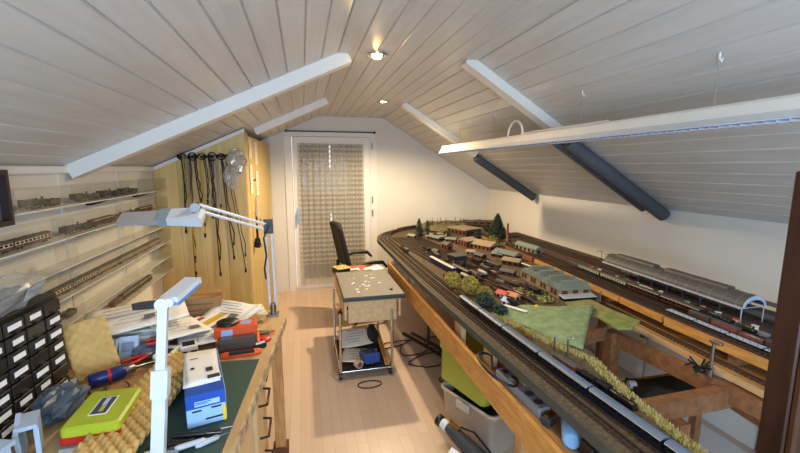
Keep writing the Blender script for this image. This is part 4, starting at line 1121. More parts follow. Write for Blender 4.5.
LEN = {'blue': .272, 'blue_short': .232, 'brown': .245, 'ivory': .235, 'green': .24, 'grey': .22, 'red': .24, 'loco': .16, 'loco_red': .16, 'tender': .085, 'open': .11, 'open_pale': .10, 'box': .11, 'box_rust': .12, 'tank': .11, 'tank_black': .11, 'flat': .13, 'flat_pale': .15}
def consist(key, y, kinds, labels, group):
    """a train on a track, from y towards the far end"""
    for k, (kd, lab) in enumerate(zip(kinds, labels)):
        L = LEN[kd]; x, yy, z, a = along(key, y + L / 2)
        stock(kd, MK[kd], (x, yy, z + .0006), a + PI, lab, group)
        y += L * math.sin(a) + .011
G1 = 'rolling stock on the front leg'
consist('coach', .54, ['blue'] * 4 + ['blue_short'] * 2, ['blue-black coach with a pale roof, cut by the bottom picture edge', 'blue-black coach with a pale roof, beside the black steam engine', 'blue-black coach with a pale roof, before the reddish wagon', 'blue-black coach with a pale roof, beside the two silver posts', 'blue-black coach with a pale roof, below the green hill', 'blue-black coach at the far end of the pale-roofed train, beside the dark bush'], G1)
consist('loco', .98, ['loco', 'tender', 'box_rust'], ['black steam engine beside the pale-roofed coaches, nearest the bottom edge', 'black tender coupled behind the steam engine beside the coaches', 'reddish brown wagon coupled behind the tender beside the coaches'], G1)
G2 = 'rolling stock in the yard'
consist('yard0', 2.98, ['grey', 'grey', 'tank'], ['pale-roofed dark coach at the near end of the first yard track', 'pale-roofed dark coach second on the first yard track', 'pale tank wagon at the far end of the first yard track'], G2)
consist('yard1', 2.95, ['open', 'open_pale', 'box_rust', 'red'], ['brown open wagon at the near end of the second yard track', 'open wagon with pale gravel on the second yard track', 'rust-coloured box wagon on the second yard track', 'dark red coach at the far end of the second yard track'], G2)
consist('loco', 3.55, ['box', 'open'], ['brown box wagon on its own near the far curve of the front leg', 'brown open wagon behind the lone box wagon near the far curve'], G2)
consist('yard3', 2.62, ['tank'], ['silver tank wagon standing alone on the fourth yard track'], G2)
consist('yard5', 2.74, ['box', 'open_pale', 'flat', 'open', 'box_rust'], ['brown box wagon at the near end of the sixth yard track', 'gravel wagon second on the sixth yard track', 'flat wagon third on the sixth yard track', 'brown open wagon fourth on the sixth yard track', 'rust box wagon at the far end of the sixth yard track'], G2)
consist('yard6', 2.95, ['loco', 'tender', 'open', 'flat'], ['black steam engine on the seventh yard track beside the brick factory', 'black tender on the seventh yard track beside the brick factory', 'brown open wagon on the seventh yard track', 'flat wagon on the seventh yard track'], G2)
consist('yard7', 2.9, ['tank_black', 'box', 'open'], ['black tank wagon on the eighth yard track', 'brown box wagon on the eighth yard track', 'brown open wagon on the eighth yard track'], G2)
consist('yard4', 2.35, ['flat', 'open', 'loco', 'tender'], ['flat wagon at the near end of the fifth yard track', 'brown open wagon on the fifth yard track by the saw-tooth sheds', 'black steam engine on the fifth yard track', 'black tender on the fifth yard track'], G2)
consist('yard2', 2.25, ['flat', 'open_pale', 'flat'], ['flat wagon at the near end of the third yard track', 'gravel wagon on the third yard track', 'second flat wagon on the third yard track'], G2)
consist('yard2', 3.5, ['loco_red', 'tender', 'box'], ['black engine with rusty running boards in the yard', 'black tender behind the engine with rusty running boards', 'brown box wagon behind the rusty engine\'s tender'], G2)
G3 = 'rolling stock at the station'
consist('st0', 1.02, ['flat_pale', 'flat_pale', 'flat_pale', 'flat_pale'], ['pale blue flat wagon nearest the dark post on the track by the fascia', 'pale blue flat wagon second from the dark post on the track by the fascia', 'pale blue flat wagon third from the dark post on the track by the fascia', 'pale blue flat wagon farthest from the dark post on the track by the fascia'], G3)
consist('st1', .86, ['open_pale', 'open', 'box', 'open_pale', 'box_rust', 'box'], ['gravel wagon nearest the dark post on the second station track', 'brown open wagon second from the post on the second station track', 'brown box wagon third from the post on the second station track', 'gravel wagon fourth from the post on the second station track', 'rust box wagon fifth from the post on the second station track', 'brown box wagon at the far end of the second station track'], G3)
consist('st2', 1.28, ['loco', 'tender', 'red', 'red', 'green', 'green', 'box'], ['black steam engine before the station hall arch', 'black tender behind the station engine', 'dark red coach first behind the station engine', 'dark red coach second behind the station engine', 'green coach before the dark red coaches at the platform', 'green coach at the far end of the station platform', 'brown box wagon last in the station train'], G3)
consist('st3', 1.55, ['tank_black', 'open_pale', 'open', 'tank', 'box_rust', 'open_pale', 'open'], ['black tank wagon nearest on the fourth station track', 'gravel wagon second on the fourth station track', 'brown open wagon third on the fourth station track', 'silver tank wagon on the fourth station track', 'rust box wagon on the fourth station track', 'gravel wagon sixth on the fourth station track', 'brown open wagon last on the fourth station track'], G3)
consist('wall0', .85, ['green', 'grey'], ['green coach right of the station hall arch', 'pale-roofed coach behind the station hall'], G3)
# trains in the wall shelves
G4 = 'model trains on the wall shelves'
def shelf_row(k, y, kinds, labels):
    for kd, lab in zip(kinds, labels):
        L = LEN[kd]
        stock(kd, MK[kd], (XL + .052, y + L / 2, shelf_z[k] + .0012), PI / 2, lab, G4); y += L + .012
shelf_row(0, 1.96, ['loco', 'tender'], ['black steam engine at the near end of the top wall shelf', 'black tender behind the near engine on the top wall shelf'])
shelf_row(0, 2.34, ['loco', 'tender', 'loco_red', 'tender', 'loco', 'tender'], ['second black engine on the top wall shelf', 'second tender on the top wall shelf', 'engine with rusty boards on the top wall shelf', 'third tender on the top wall shelf', 'last black engine on the top wall shelf, next to the closet', 'last tender on the top wall shelf, next to the closet'])
shelf_row(1, 1.62, ['ivory', 'ivory'], ['brown and ivory coach at the near end of the second wall shelf', 'brown and ivory coach second on the second wall shelf'])
shelf_row(1, 2.22, ['loco_red', 'tender', 'red', 'box_rust', 'loco_red', 'tender', 'red'], ['engine with rusty boards behind the ivory coaches on the second wall shelf', 'first tender on the second wall shelf', 'dark red coach in the middle of the second wall shelf', 'rust box wagon on the second wall shelf', 'last engine on the second wall shelf', 'last tender on the second wall shelf', 'dark red coach on the second wall shelf, next to the closet'])
shelf_row(3, 1.72, ['brown', 'brown', 'ivory', 'brown', 'ivory', 'brown', 'brown'], ['%s brown and cream coach from the camera on the fourth wall shelf' % nth[i] for i in range(7)])
shelf_row(4, 2.15, ['tender'], ['lone black tender on the fifth wall shelf'])
shelf_row(5, 2.62, ['box_rust', 'red', 'red'], ['rust wagon at the near end of the lowest wall shelf', 'dark red coach on the lowest wall shelf', 'dark red coach on the lowest wall shelf, next to the closet'])

def on_curve(key, deg):
    pts, z = PATH[key]
    best = min(range(1, len(pts) - 1), key=lambda i: abs(math.degrees(math.atan2(pts[i][1] - 4.3, pts[i][0] - 1.75)) - deg) + (50 if pts[i][1] < 4.3 else 0))
    a, b = pts[best - 1], pts[best + 1]
    return pts[best][0], pts[best][1], z, math.atan2(b[1] - a[1], b[0] - a[0])
for k, (deg, kd, lab) in enumerate(((150, 'box', 'brown box wagon first on the far curve of the baseboard'), (141, 'open', 'brown open wagon second on the far curve'), (132.5, 'box_rust', 'rust box wagon third on the far curve'), (124, 'box', 'brown box wagon fourth on the far curve'), (116, 'tank_black', 'black tank wagon last on the far curve near the back wall'))):
    x, y, z, a = on_curve('loco', deg)
    stock(kd, MK[kd], (x, y, z + .0006), a, lab, 'wagons on the far curve')
# ================================================================ benchwork and things under the layout
def board_x(y):                       # front edge of the baseboard
    pts = front[:5]
    for a, b in zip(pts[:-1], pts[1:]):
        if a[1] <= y <= b[1]: return a[0] + (b[0] - a[0]) * (y - a[1]) / (b[1] - a[1])
    return .8
bw = thing('layout_trestle', 'pine trestle with a long front rail carrying the railway baseboard', 'trestle', (0, 0, 0))
MB().bar((.815, .42, .612), (.787, 3.70, .657), .022, .125).build('front_rail', pine, bw)
for y in (1.42, 2.95, 3.6):
    x = board_x(y) + (.05 if y < 2 else .64)
    MB().bx(x, x + .05, y - .025, y + .025, 0.002, ZT - .047).build('leg', pine_z, bw)
for y in (1.69, 2.05, 3.1):
    x = board_x(y) + .035
    MB().bx(x, x + .03, y - .045, y + .045, .676 if y < 1.8 else .60, ZT - .047).build('riser', birch, bw)
for y in (2.62, 3.6, 4.4):
    MB().bx(.85 if y < 4 else 1.2, 1.88 if y < 4 else 2.4, y + .03, y + .055, .70, ZT - .047).build('cross_beam', pine_x, bw)
MB().bx(.83, 1.02, .45, 1.80, .660, .675).build('under_shelf', ply, bw)
for y in (3.2, 4.4):
    MB().bx(2.10, 2.15, y - .025, y + .025, .002, (ZRL if y < 4 else ZT) - .047).build('rear_leg', pine_z, bw)
ib = thing('well_trestle', 'brown wooden beams crossing the open well of the layout', 'frame', (0, 0, 0))
pz = mat('brown_pine', '#8f6541', .55, col2='#774f30', scale=8, stretch=(4, 4, 4))
a1 = Vector((1.655, 1.76, .693)); a2 = Vector((1.765, .62, .693))
MB().bar(a1, a2, .045, .075).build('long_beam', pz, ib)
b1, b2 = P(640, 404, .71), P(772, 379, .71)
MB().bar((b1.x, b1.y, .672), (b2.x, b2.y, .672), .05, .08).build('cross_beam', pz, ib)
MB().bar((1.30, 1.735, .715), (1.62, 1.80, .715), .03, .075).build('cross_beam', pz, ib)
MB().bx(1.605, 1.665, 1.735, 1.795, 0.013, .735).build('leg', pz, ib)
MB().bx(b1.x + .14, b1.x + .19, b1.y - .06, b1.y - .015, .013, .633).build('leg', pz, ib)
MB().bar((1.72, .75, .625), (1.80, 1.32, .625), .04, .06).build('short_beam', pz, ib)
MB().bx(2.30, 2.345, 1.2, 1.245, .013, ZRL - .047).build('rear_leg', pz, ib)
MB().bx(2.30, 2.345, 2.6, 2.645, .002, ZRL - .047).build('rear_leg', pz, ib)
MB().bx(1.82, 2.36, 1.25, 1.29, .765, ZRL - .047).build('bearer', pz, ib)
MB().bx(1.92, 2.36, 2.6, 2.64, .765, ZRL - .047).build('bearer', pz, ib)
MB().bx(1.785, 1.99, 1.0, 1.03, .70, .744).build('staging_bearer', pz, ib)
MB().bx(1.785, 1.99, 1.7, 1.73, .70, .744).build('staging_bearer', pz, ib)
lsf = thing('lower_shelf', 'orange-brown plywood sheet lying low in the open well of the layout', 'shelf', (0, 0, 0))
MB().prism([(1.36, 1.38), (2.05, 1.50), (2.08, 1.725), (1.38, 1.725)], 'z', .44, .458).build('shelf_sheet', mat('orange_ply', '#c07f42', .55, col2='#ab6f36', scale=8, stretch=(3, 1, 3)), lsf)
for x, y in ((1.42, 1.43), (2.0, 1.54), (2.03, 1.70), (1.42, 1.70)):
    MB().bx(x - .02, x + .02, y - .02, y + .02, .013, .44).build('leg', pz, lsf)
bc = thing('folded_cloth', 'black folded cloth bag lying on the orange-brown plywood sheet', 'bag', (1.84, 1.55, .459), -.3)
m = MB(); m.grid(lambda u, v: ((u - .5) * .40, (v - .5) * .17 * (1 - .3 * u), .035 + .018 * math.sin(u * 7) * math.cos(v * 4) + .02 * (1 - abs(2 * u - 1))), 12, 8, .03); m.build('cloth', mat('dark_cloth', '#25251f', .9, var=.3, scale=30, bump=.3), bc)
MB().cyl((-.215, .02, .03), (-.18, .02, .03), .022).build('end_cap', lt_grey, bc)
# clamp rod standing on the crossing of the beams
rdp = PX(714, 343, 1.69)
cl = thing('clamp_rod', 'steel rod clamp standing up from the crossing of the brown beams', 'clamp', (1.69, rdp.y, .7315))
MB().cyl((0, 0, 0), (0, 0, rdp.z - .7315), .007).build('rod', steel, cl)
MB().box(.0, -.01, rdp.z - .7315 + .006, .02, .05, .014, bev=.003).build('clamp_head', steel, cl)
MB().cyl((0, 0, 0), (0, 0, .02), .012).build('foot', steel, cl)
# black spiky cable bundle hanging on the long beam
cb2 = thing('cable_bundle', 'black bundle of cable ends lying on the long brown beam', 'cable bundle', (1.685, 1.30, .7315))
m = MB()
for k in range(14):
    a = rnd.uniform(0, 2 * PI); r = rnd.uniform(.03, .07)
    m.tube([(0, 0, .012), (r * .5 * math.cos(a), r * .5 * math.sin(a), .03), (r * math.cos(a), r * math.sin(a), rnd.uniform(.008, .05))], .0045, 5)
m.build('leads', black_matt, cb2)
MB().ball((0, 0, .014), .022, .022, .013).build('tie', black_plastic, cb2)
# white boards leaning in the dark below the station
for k, (y0, y1, lab) in enumerate(((.75, 1.55, 'white panel leaning on the wall below the layout, nearest the dark post'), (1.57, 2.35, 'white panel leaning on the wall below the layout, behind the black cloth'), (2.37, 3.15, 'white panel leaning on the wall below the layout, farthest from the dark post'))):
    t = thing('white_panel', lab, 'panel', (2.52, (y0 + y1) / 2, .002), 0, 'white panels below the station')
    MB().box(0, 0, .36, .02, y1 - y0, .72, M=Ry(.05)).build('panel', white_paint, t)
solo(MB().bx(-.62, .62, -.95, .95, 0.001, .012), 'floor_sheet', white_paint, 'white sheet lying on the floor below the open well of the layout', 'sheet', (1.80, 1.45, 0))
# track section leaning under the far right
pt = thing('perforated_rail', 'perforated cream strip lying on a short beam by the dark post', 'strip', (1.80, 1.0, .655), -.14)
MB().bx(-.04, .03, -.2, .2, .002, .008).build('strip', ivory_win, pt)
m = MB()
for k in range(14): m.bx(-.028, .018, -.185 + k * .027, -.172 + k * .027, .008, .0088)
m.build('slots', black_matt, pt)
# power strip etc. on the under shelf
UZ = .676
pw_ = thing('power_strip', 'long grey power strip on the shelf under the layout edge', 'power strip', (.862, 1.40, UZ), .05)
MB().box(0, 0, .022, .055, .33, .044, bev=.006).build('housing', mid_grey, pw_)
for y in (-.12, -.06, .06): MB().cyl((0, y, .044), (0, y, .0455), .019, n=16).build('socket', lt_grey if y > 0 else dark_grey, pw_)
MB().box(0, .12, .047, .02, .03, .008, bev=.002).build('rocker_switch', black_plastic, pw_)
MB().tube([(.0, .165, .03), (-.02, .20, .03)] + [(-.06 + .075 * math.cos(q), .09 + .11 * math.sin(q), .085 - .035 * math.cos(q + .6)) for q in [1.2 + 4.6 * j / 18 for j in range(19)]] + [(0, .07, .05)], .006, 8).build('power_cable', black_plastic, pw_)
bo_t = thing('spray_can', 'pale blue can lying on the shelf below the front edge', 'can', (.905, 1.135, UZ + .033), 1.0)
MB().tube([(-.09, 0, 0), (-.085, 0, 0), (.07, 0, 0), (.08, 0, 0)], [.024, .032, .032, .02], 16).build('can', mat('pale_blue_can', '#86b4dd', .3, .2), bo_t)
MB().cyl((.08, 0, 0), (.105, 0, 0), .013).build('cap', white_lamp, bo_t)
for k, (x, y, w_, l_, h_, m_, lab) in enumerate(((.89, 1.00, .06, .06, .07, black_plastic, 'black transformer on the shelf under the front edge'), (.93, .86, .10, .12, .03, mat('circuit_cream', '#cfcdb4', .5), 'cream circuit board box on the shelf under the front edge'), (.865, 1.205, .05, .035, .035, dark_grey, 'small dark grey relay between the power strip and the pale blue can'))):
    t = thing('electric_box', lab, 'box', (x, y, UZ), .2 * k)
    MB().box(0, 0, h_ / 2, w_, l_, h_, bev=.004).build('case', m_, t)
    m = MB()
    for q in range(4): m.box(-w_ * .3 + q * w_ * .2, 0, h_ + .003, w_ * .1, l_ * .6, .006)
    m.build('terminals', brass, t)
    MB().tube([(0, l_ / 2, h_ * .5), (.02, l_ / 2 + .03, h_ * .7), (.05, l_ / 2 + .04, .01), (.07, l_ / 2, .006)], .003, 5).build('lead', red if k == 0 else black_plastic, t)
for k in range(3):
    pts = [(0, .0, 0), (.02, .10, .02 + .02 * k), (.05, .2, .01), (.03, .32, .015 + .01 * k), (.06, .42, .0)]
    solo(MB().tube(pts, .0035, 6), 'shelf_cable', (black_plastic, mid_grey, black_matt)[k], '%s cable trailing along the shelf under the front edge' % ('black', 'grey', 'matt black')[k], 'cable', (.945 - .02 * k, 1.17 + .05 * k, UZ + .004))
# storage bins on the floor
bx_c = Vector((1.0, 2.06, 0)); brz = math.radians(23)
def tub(m, w, l, h, z0, taper, rim, wall=.004):
    def rr(s_, z): return [(a * s_, b * s_, z) for a, b in rrect(w, l, .035)]
    m.ring([rr(taper, z0), rr(1, z0 + h), rr(1 + rim, z0 + h), rr(1 + rim, z0 + h - .02), rr(1.002, z0 + h - .022)], cap=False)
    inner_ = [rr(.985, z0 + h - .001), rr(taper * .98, z0 + wall)]
    m.ring(inner_, cap=False)
    m.add(rr(taper, z0), [tuple(range(len(rr(taper, z0))))]); m.add(rr(taper * .98, z0 + wall), [tuple(range(len(rr(taper, z0))))])
    m.ring([rr(1, z0 + h), rr(.985, z0 + h - .001)], cap=False)
    return m
wb_ = thing('storage_bin', 'translucent white storage bin on the floor under the layout', 'storage bin', (bx_c.x, bx_c.y, .002), brz)
tub(MB(), .27, .42, .285, 0, .86, .05).build('tub', bin_white, wb_)
MB().bx(-.165, -.145, -.05, .05, .23, .28, bev=.006).build('handle', bin_white, wb_)
MB().grid(lambda u, v: ((u - .5) * .22, (v - .5) * .36, .245 + .02 * math.sin(u * 8) * math.cos(v * 9)), 8, 10, .02, False).build('dark_contents', black_matt, wb_)
gb = thing('storage_box', 'lime green storage box tilted on top of the white bin', 'storage box', (bx_c.x - .02, bx_c.y + .05, .308), brz)
gb.rotation_euler = (math.radians(5), math.radians(2), brz)
tub(MB(), .27, .40, .22, 0, .92, .05).build('tub', lime_box, gb)
MB().prism(rrect(.285, .42, .035), 'z', .2205, .234).build('lid', lime_box, gb)
# hand tool with label before the bin
ht = thing('hand_vacuum', 'black and grey hand-held appliance with a white collar in front of the white bin', 'appliance', (.80, 1.93, .055), math.radians(-62))
MB().tube([(-.15, 0, .1), (-.145, 0, .1), (-.115, 0, .095), (-.11, 0, .095)], [.02, .034, .034, .028], 14).build('nozzle', black_plastic, ht)
MB().tube([(-.11, 0, .095), (-.07, 0, .088)], [.03, .032], 14).build('collar', white_lamp, ht)
MB().tube([(-.07, 0, .088), (-.03, 0, .08), (.16, 0, .02), (.2, 0, .0), (.22, 0, 0)], [.026, .038, .05, .05, .03], 14).build('body', dark_grey, ht)
MB().box(-.02, 0, .125, .07, .02, .012, M=Ry(.3)).build('brass_strip', brass, ht)
MB().tube([(.0, .03, .11), (.08, .05, .11), (.2, .04, .06), (.3, .05, .0), (.36, .02, -.045)], .006, 6).build('cable', black_plastic, ht)
MB().tube([(.1, 0, -.012), (.1, 0, -.053)], [.03, .035], 10).build('foot', dark_grey, ht)
lt = thing('label_card', 'white printed card leaning against the hand-held appliance', 'card', (.735, 1.80, .075), math.radians(-62))
lt.rotation_euler = (math.radians(35), 0, math.radians(-62))
MB().box(0, 0, 0, .12, .11, .002).build('card', paper, lt)
m = MB().box(.028, .01, .0014, .045, .06, .0008); m.build('grey_print', mat('card_grey', '#8f97a3', .6), lt)
MB().cyl((-.035, -.02, .001), (-.035, -.02, .0018), .010).build('dark_print', ink_dark, lt)
# folded stand and cables on the floor under the far part
fs = thing('folded_stand', 'dark metal stand folded on the floor under the layout', 'stand', (1.12, 3.0, .002), math.radians(28))
m = MB(); m.bar((-.03, -.5, .012), (-.03, .5, .10), .025, .018); m.build('stand_tube', black_plastic, fs)
MB().bar((.08, -.5, .012), (.08, .5, .07), .025, .018).build('stand_tube', dark_grey, fs)
MB().bar((-.05, -.1, .065), (.10, .0, .07), .03, .03).build('crosspiece', black_plastic, fs)
MB().tube([(0, .2, .08), (.02, .22, .3), (.03, .23, .42)], .012, 8).build('upright', black_plastic, fs)
for k, (cx_, cy_, r1, r2, a) in enumerate(((1.02, 3.05, .20, .11, .3), (.93, 3.3, .16, .12, 1.0), (1.12, 2.7, .14, .10, .1), (.70, 3.4, .22, .05, .2), (1.2, 3.35, .15, .14, .6))):
    pts = [(r1 * math.cos(q) * (1 + .15 * math.sin(3 * q)), r2 * math.sin(q), .007 + .004 * (i % 2)) for i, q in enumerate([2 * PI * j / 22 for j in range(20)])]
    solo(MB().tube(pts, .005, 6), 'floor_cable', black_plastic, 'black cable looped on the floor under the layout, %s from the trolley' % nth[(1, 2, 3, 0, 4)[k]], 'cable', (cx_, cy_, 0), a, 'cables on the floor under the layout')
for k, (x, y, w_, l_, h_, m_, lab) in enumerate(((1.62, 3.2, .3, .4, .25, mat('dark_crate', '#4b4238', .7), 'dark crate standing on the floor deep under the layout'), (1.75, 3.85, .35, .3, .2, mat('grey_carton', '#6b6056', .8), 'grey-brown carton on the floor deep under the layout'))):
    t = thing('crate' if k == 0 else 'carton', lab, 'box', (x, y, .002), .1)
    MB().box(0, 0, h_ / 2, w_, l_, h_, bev=.006).build('body', m_, t); MB().box(0, 0, h_ + .004, w_ * 1.02, l_ * 1.02, .008).build('lid', m_, t)

# ================================================================ scenery on the layout
def foliage(name, cols, c, rx, ry, rz, n, size, parent=None, seed=1, hollow=.5):
    r = random.Random(seed); m = MB()
    for k in range(n):
        while True:
            p = Vector((r.uniform(-1, 1), r.uniform(-1, 1), r.uniform(-1, 1)))
            if hollow < p.length < 1: break
        q = Vector((c[0] + p.x * rx, c[1] + p.y * ry, c[2] + p.z * rz))
        d1 = Vector((r.gauss(0, 1), r.gauss(0, 1), r.gauss(0, 1))).normalized(); d2 = d1.cross(Vector((r.gauss(0, 1), r.gauss(0, 1), r.gauss(0, 1)))).normalized()
        s_ = size * r.uniform(.6, 1.3); m.cur = k % len(cols)
        m.add([q - d1 * s_, q + d2 * s_ * .6, q + d1 * s_, q - d2 * s_ * .6], [(0, 1, 2, 3)])
    return m.build(name, cols, parent)
olive = mat('olive_leaf', '#8d8a3a', .9); yolive = mat('yellow_leaf', '#b5a24a', .9); dgreen = mat('dark_leaf', '#2d3f2c', .9); bgreen = mat('blue_green_leaf', '#3b5148', .9); conif = mat('conifer_needles', '#1d2c20', .9); conif2 = mat('conifer_needles_pale', '#2b3d2a', .9); bark = mat('bark', '#4a3626', .9); lgreen = mat('spring_leaf', '#7d8d3c', .9)
GZ = ZT - .012
def bush(label, x, y, rx, ry, h, cols, n, seed, group=None, size=.007):
    t = thing('model_bush', label, 'model bush', (x, y, GZ), 0, group)
    MB().tube([(0, 0, 0), (.004, 0, h * .45)], [.005, .003], 6).build('trunk', bark, t)
    foliage('foliage', cols, (0, 0, h * .55), rx, ry, h * .5, n, size, t, seed)
    return t
pb = P(462, 287, GZ + .03); 
bush('tall yellow-olive bush on the front leg, nearer the far end', .965, 2.46, .055, .08, .11, [olive, yolive], 700, 1)
bush('tall yellow-olive bush on the front leg, second from the far end', 1.02, 2.30, .06, .075, .12, [yolive, olive], 800, 2)
bush('yellow-olive bush touching the blue-green one on the front leg', 1.06, 2.17, .045, .055, .09, [olive, yolive], 500, 3)
bush('dark blue-green bush beside the end of the pale-roofed train', 1.01, 2.06, .055, .07, .085, [bgreen, dgreen], 700, 4)
bush('low dark blue-green bush before the hill', 1.04, 1.93, .04, .05, .055, [bgreen, dgreen], 400, 5)
m_red = mat('red_flower', '#8e2d2a', .9)
for k, (x, y) in enumerate(((.945, 2.36), (.955, 2.24), (.97, 2.13), (1.035, 1.70), (1.03, 1.63))):
    t = thing('flower_bed', 'low red flower clump along the front track, %s from the near end' % nth[4 - k if k < 3 else 4 - k], 'flowers', (x, y, GZ), 0, 'red flower clumps')
    foliage('blossoms', [m_red, olive], (0, 0, .008), .014, .035, .009, 120, .004, t, 40 + k, 0)
def conifer(label, x, y, z, h, r, n, seed, group=None):
    t = thing('model_conifer', label, 'model tree', (x, y, z), 0, group)
    MB().tube([(0, 0, 0), (0, 0, h * .95)], [h * .035, h * .008], 6).build('trunk', bark, t)
    rr = random.Random(seed); m = MB()
    for k in range(n):
        u = rr.random() ** 1.2; rad = r * (1 - u) ** .8 * (0.55 + .45 * rr.random()); a = rr.uniform(0, 2 * PI)
        zc = h * (.12 + .86 * u); p = Vector((rad * math.cos(a), rad * math.sin(a), zc - rad * .25))
        d = Vector((math.cos(a), math.sin(a), -.35)).normalized(); sd = Vector((-math.sin(a), math.cos(a), 0)); s_ = r * rr.uniform(.16, .3); m.cur = k % 2
        m.add([p - d * s_, p + sd * s_ * .45, p + d * s_, p - sd * s_ * .45], [(0, 1, 2, 3)])
    m.build('needles', [conif, conif2], t)
    return t
cpt = P(497, 241, GZ)
# raised ground at the back
def hillgrid(x0, x1, y0, y1, f, nu=24, nv=16):
    return MB().grid(lambda u, v: (x0 + (x1 - x0) * u, y0 + (y1 - y0) * v, f(u, v)), nu, nv, 0)
hb = hillgrid(1.50, 2.48, 4.72, 5.30, lambda u, v: GZ + .010 + .05 * math.sin(min(1, v * 1.3) * PI / 2) * min(1, u * 4 + .1) + .008 * math.sin(u * 23) * math.cos(v * 9), 30, 14)
solo(hb, 'back_hill', ground_mix, 'low brown hillside along the back wall behind the model town', 'model hill')
conifer('tall dark conifer beside the brick chimney at the back of the layout', cpt.x, cpt.y, ZRL - .012, .27, .115, 1100, 3)
conifer('dark conifer second tallest, left behind the round building', 1.33, 4.52, GZ, .21, .07, 500, 4)
conifer('dark conifer leaning on the left one behind the round building', 1.47, 4.64, GZ, .17, .055, 400, 5)
for k in range(13):
    x = 1.62 + k * .062 + rnd.uniform(-.015, .015); y = 5.08 + rnd.uniform(-.05, .06)
    conifer('small tree on the hillside by the back wall, %s from the left' % nth[k], x, y, GZ + .048, rnd.uniform(.045, .095), rnd.uniform(.018, .03), 130, 60 + k, 'small trees along the back wall')
bush('spring green bush beside the brick chimney', 1.88, 3.72, .06, .07, .11, [lgreen, olive], 500, 8)
# ---- buildings
brick = mat('model_brick', '#84503a', .85, var=.2, scale=120); brick_dk = mat('model_brick_dark', '#5f3f30', .85, var=.2, scale=120)
roof_sl = mat('slate_roof', '#6f7a76', .7, var=.15, scale=80); roof_tan = mat('tan_roof', '#96876c', .8, var=.1, scale=60); roof_gr = mat('grey_green_roof', '#7c8578', .7, var=.12, scale=60)
stone = mat('model_stone', '#8f8266', .85, var=.15, scale=80); dwin = mat('dark_red_window', '#5a221c', .4); win_d = mat('dark_window', '#1d2126', .2)
def building(name, label, c, rz, w, l, h, rh, wm, rm, ridge='y', nw=4, z=GZ, flat=False, group=None, wmat=None):
    """w along x, l along y"""
    t = thing(name, label, 'model building', (c[0], c[1], z), rz, group)
    MB().bx(-w / 2, w / 2, -l / 2, l / 2, .0005, h).build('walls', wm, t)
    o = .006
    if flat: MB().bx(-w / 2 - o, w / 2 + o, -l / 2 - o, l / 2 + o, h, h + rh).build('roof', rm, t)
    elif ridge == 'y': MB().prism([(-w / 2 - o, h), (w / 2 + o, h), (0, h + rh)], 'y', -l / 2 - o, l / 2 + o).build('roof', rm, t)
    else: MB().prism([(-l / 2 - o, h), (l / 2 + o, h), (0, h + rh)], 'x', -w / 2 - o, w / 2 + o).build('roof', rm, t)
    for s in (-1, 1):
        for k in range(nw):
            y = -l / 2 + l * (k + .5) / nw
            MB().bx(s * w / 2, s * (w / 2 + .0015), y - l / nw * .24, y + l / nw * .24, h * .3, h * .78).build('window', wmat or win_d, t)
        n2 = max(1, int(w / (l / nw)))
        for k in range(n2):
            x = -w / 2 + w * (k + .5) / n2
            MB().bx(x - w / n2 * .22, x + w / n2 * .22, s * l / 2, s * (l / 2 + .0015), h * .25, h * .78).build('window', wmat or win_d, t)
    return t
# saw-tooth sheds
s0, s1, s2 = P(559, 299, GZ), P(520, 277, GZ), P(580, 293, GZ)
L_ = (s1 - s0).length; W_ = (s2 - s0).length; ang = math.atan2((s1 - s0).y, (s1 - s0).x)
st_ = thing('engine_shed', 'stone engine shed with four grey-green gabled roofs and dark red windows', 'model building', (s0.x, s0.y, GZ), ang)
MB().bx(0, L_, -W_, 0, .0005, .055).build('walls', stone, st_)
nb_ = 4
for k in range(nb_):
    a, b = L_ * k / nb_, L_ * (k + 1) / nb_
    MB().prism([(a - .002, .055), (b - .004, .055), ((a + b) / 2, .088)], 'y', -W_ - .006, .006).build('gable_roof', roof_gr, st_)
    MB().bx((a + b) / 2 - .012, (a + b) / 2 + .012, -W_ * .8, -W_ * .2, .082, .096).build('roof_lantern', roof_gr, st_)
    for q in (-.02, .02):
        MB().bx((a + b) / 2 + q - .013, (a + b) / 2 + q + .013, 0, .002, .014, .046).build('window', dwin, st_)
for k in range(3):
    y = -W_ * (k + .5) / 3
    MB().bx(-.002, 0, y - .018, y + .018, .026, .05).build('window', dwin, st_)
MB().bx(-.05, 0, -W_, 0, .0005, .018).build('annex', win_d, st_)
MB().prism([(-.056, .018), (0, .026), (0, .030), (-.056, .021)], 'y', -W_ - .004, .004).build('annex_roof', lt_grey, st_)
# brick works, halls
building('brick_house', 'red brick model house with a pale roof left of the tall conifer', P(467, 247, GZ), .3, .13, .13, .075, .03, brick, roof_tan, 'x', 3)
building('brick_factory', 'low brick model factory with a wide tan roof in front of the tall conifer', P(485, 249, GZ), .45, .17, .25, .05, .04, brick, roof_tan, 'y', 5)
building('flat_hall', 'long low hall with a flat tan roof at the back of the town', P(464, 234, GZ), .4, .26, .32, .07, .014, brick_dk, roof_tan, 'y', 5, flat=True)
building('dark_shed', 'long dark shed on the hillside by the back wall', P(481, 226, GZ + .04), 1.3, .12, .42, .035, .02, brown_wood, roof_dark, 'y', 5, z=GZ + .066)
building('goods_shed', 'dark timber goods shed with a grey roof in the middle of the yard', P(507, 258, GZ), .3, .10, .26, .045, .03, brown_wood, roof_sl, 'y', 5)
building('loading_hut', 'small dark hut between the goods shed and the engine shed', P(512, 265, GZ), .6, .08, .15, .04, .025, brick_dk, roof_tan, 'y', 3)
building('platform_house', 'narrow grey-roofed house along the fascia behind the yard', P(528, 250, ZRL), .1, .07, .30, .045, .03, stone, roof_gr, 'y', 5, z=ZRL - .012)
building('signal_box', 'small brick signal box right of the rusty engine', P(447, 250, GZ), .2, .07, .10, .06, .025, brick, roof_dark, 'y', 2)
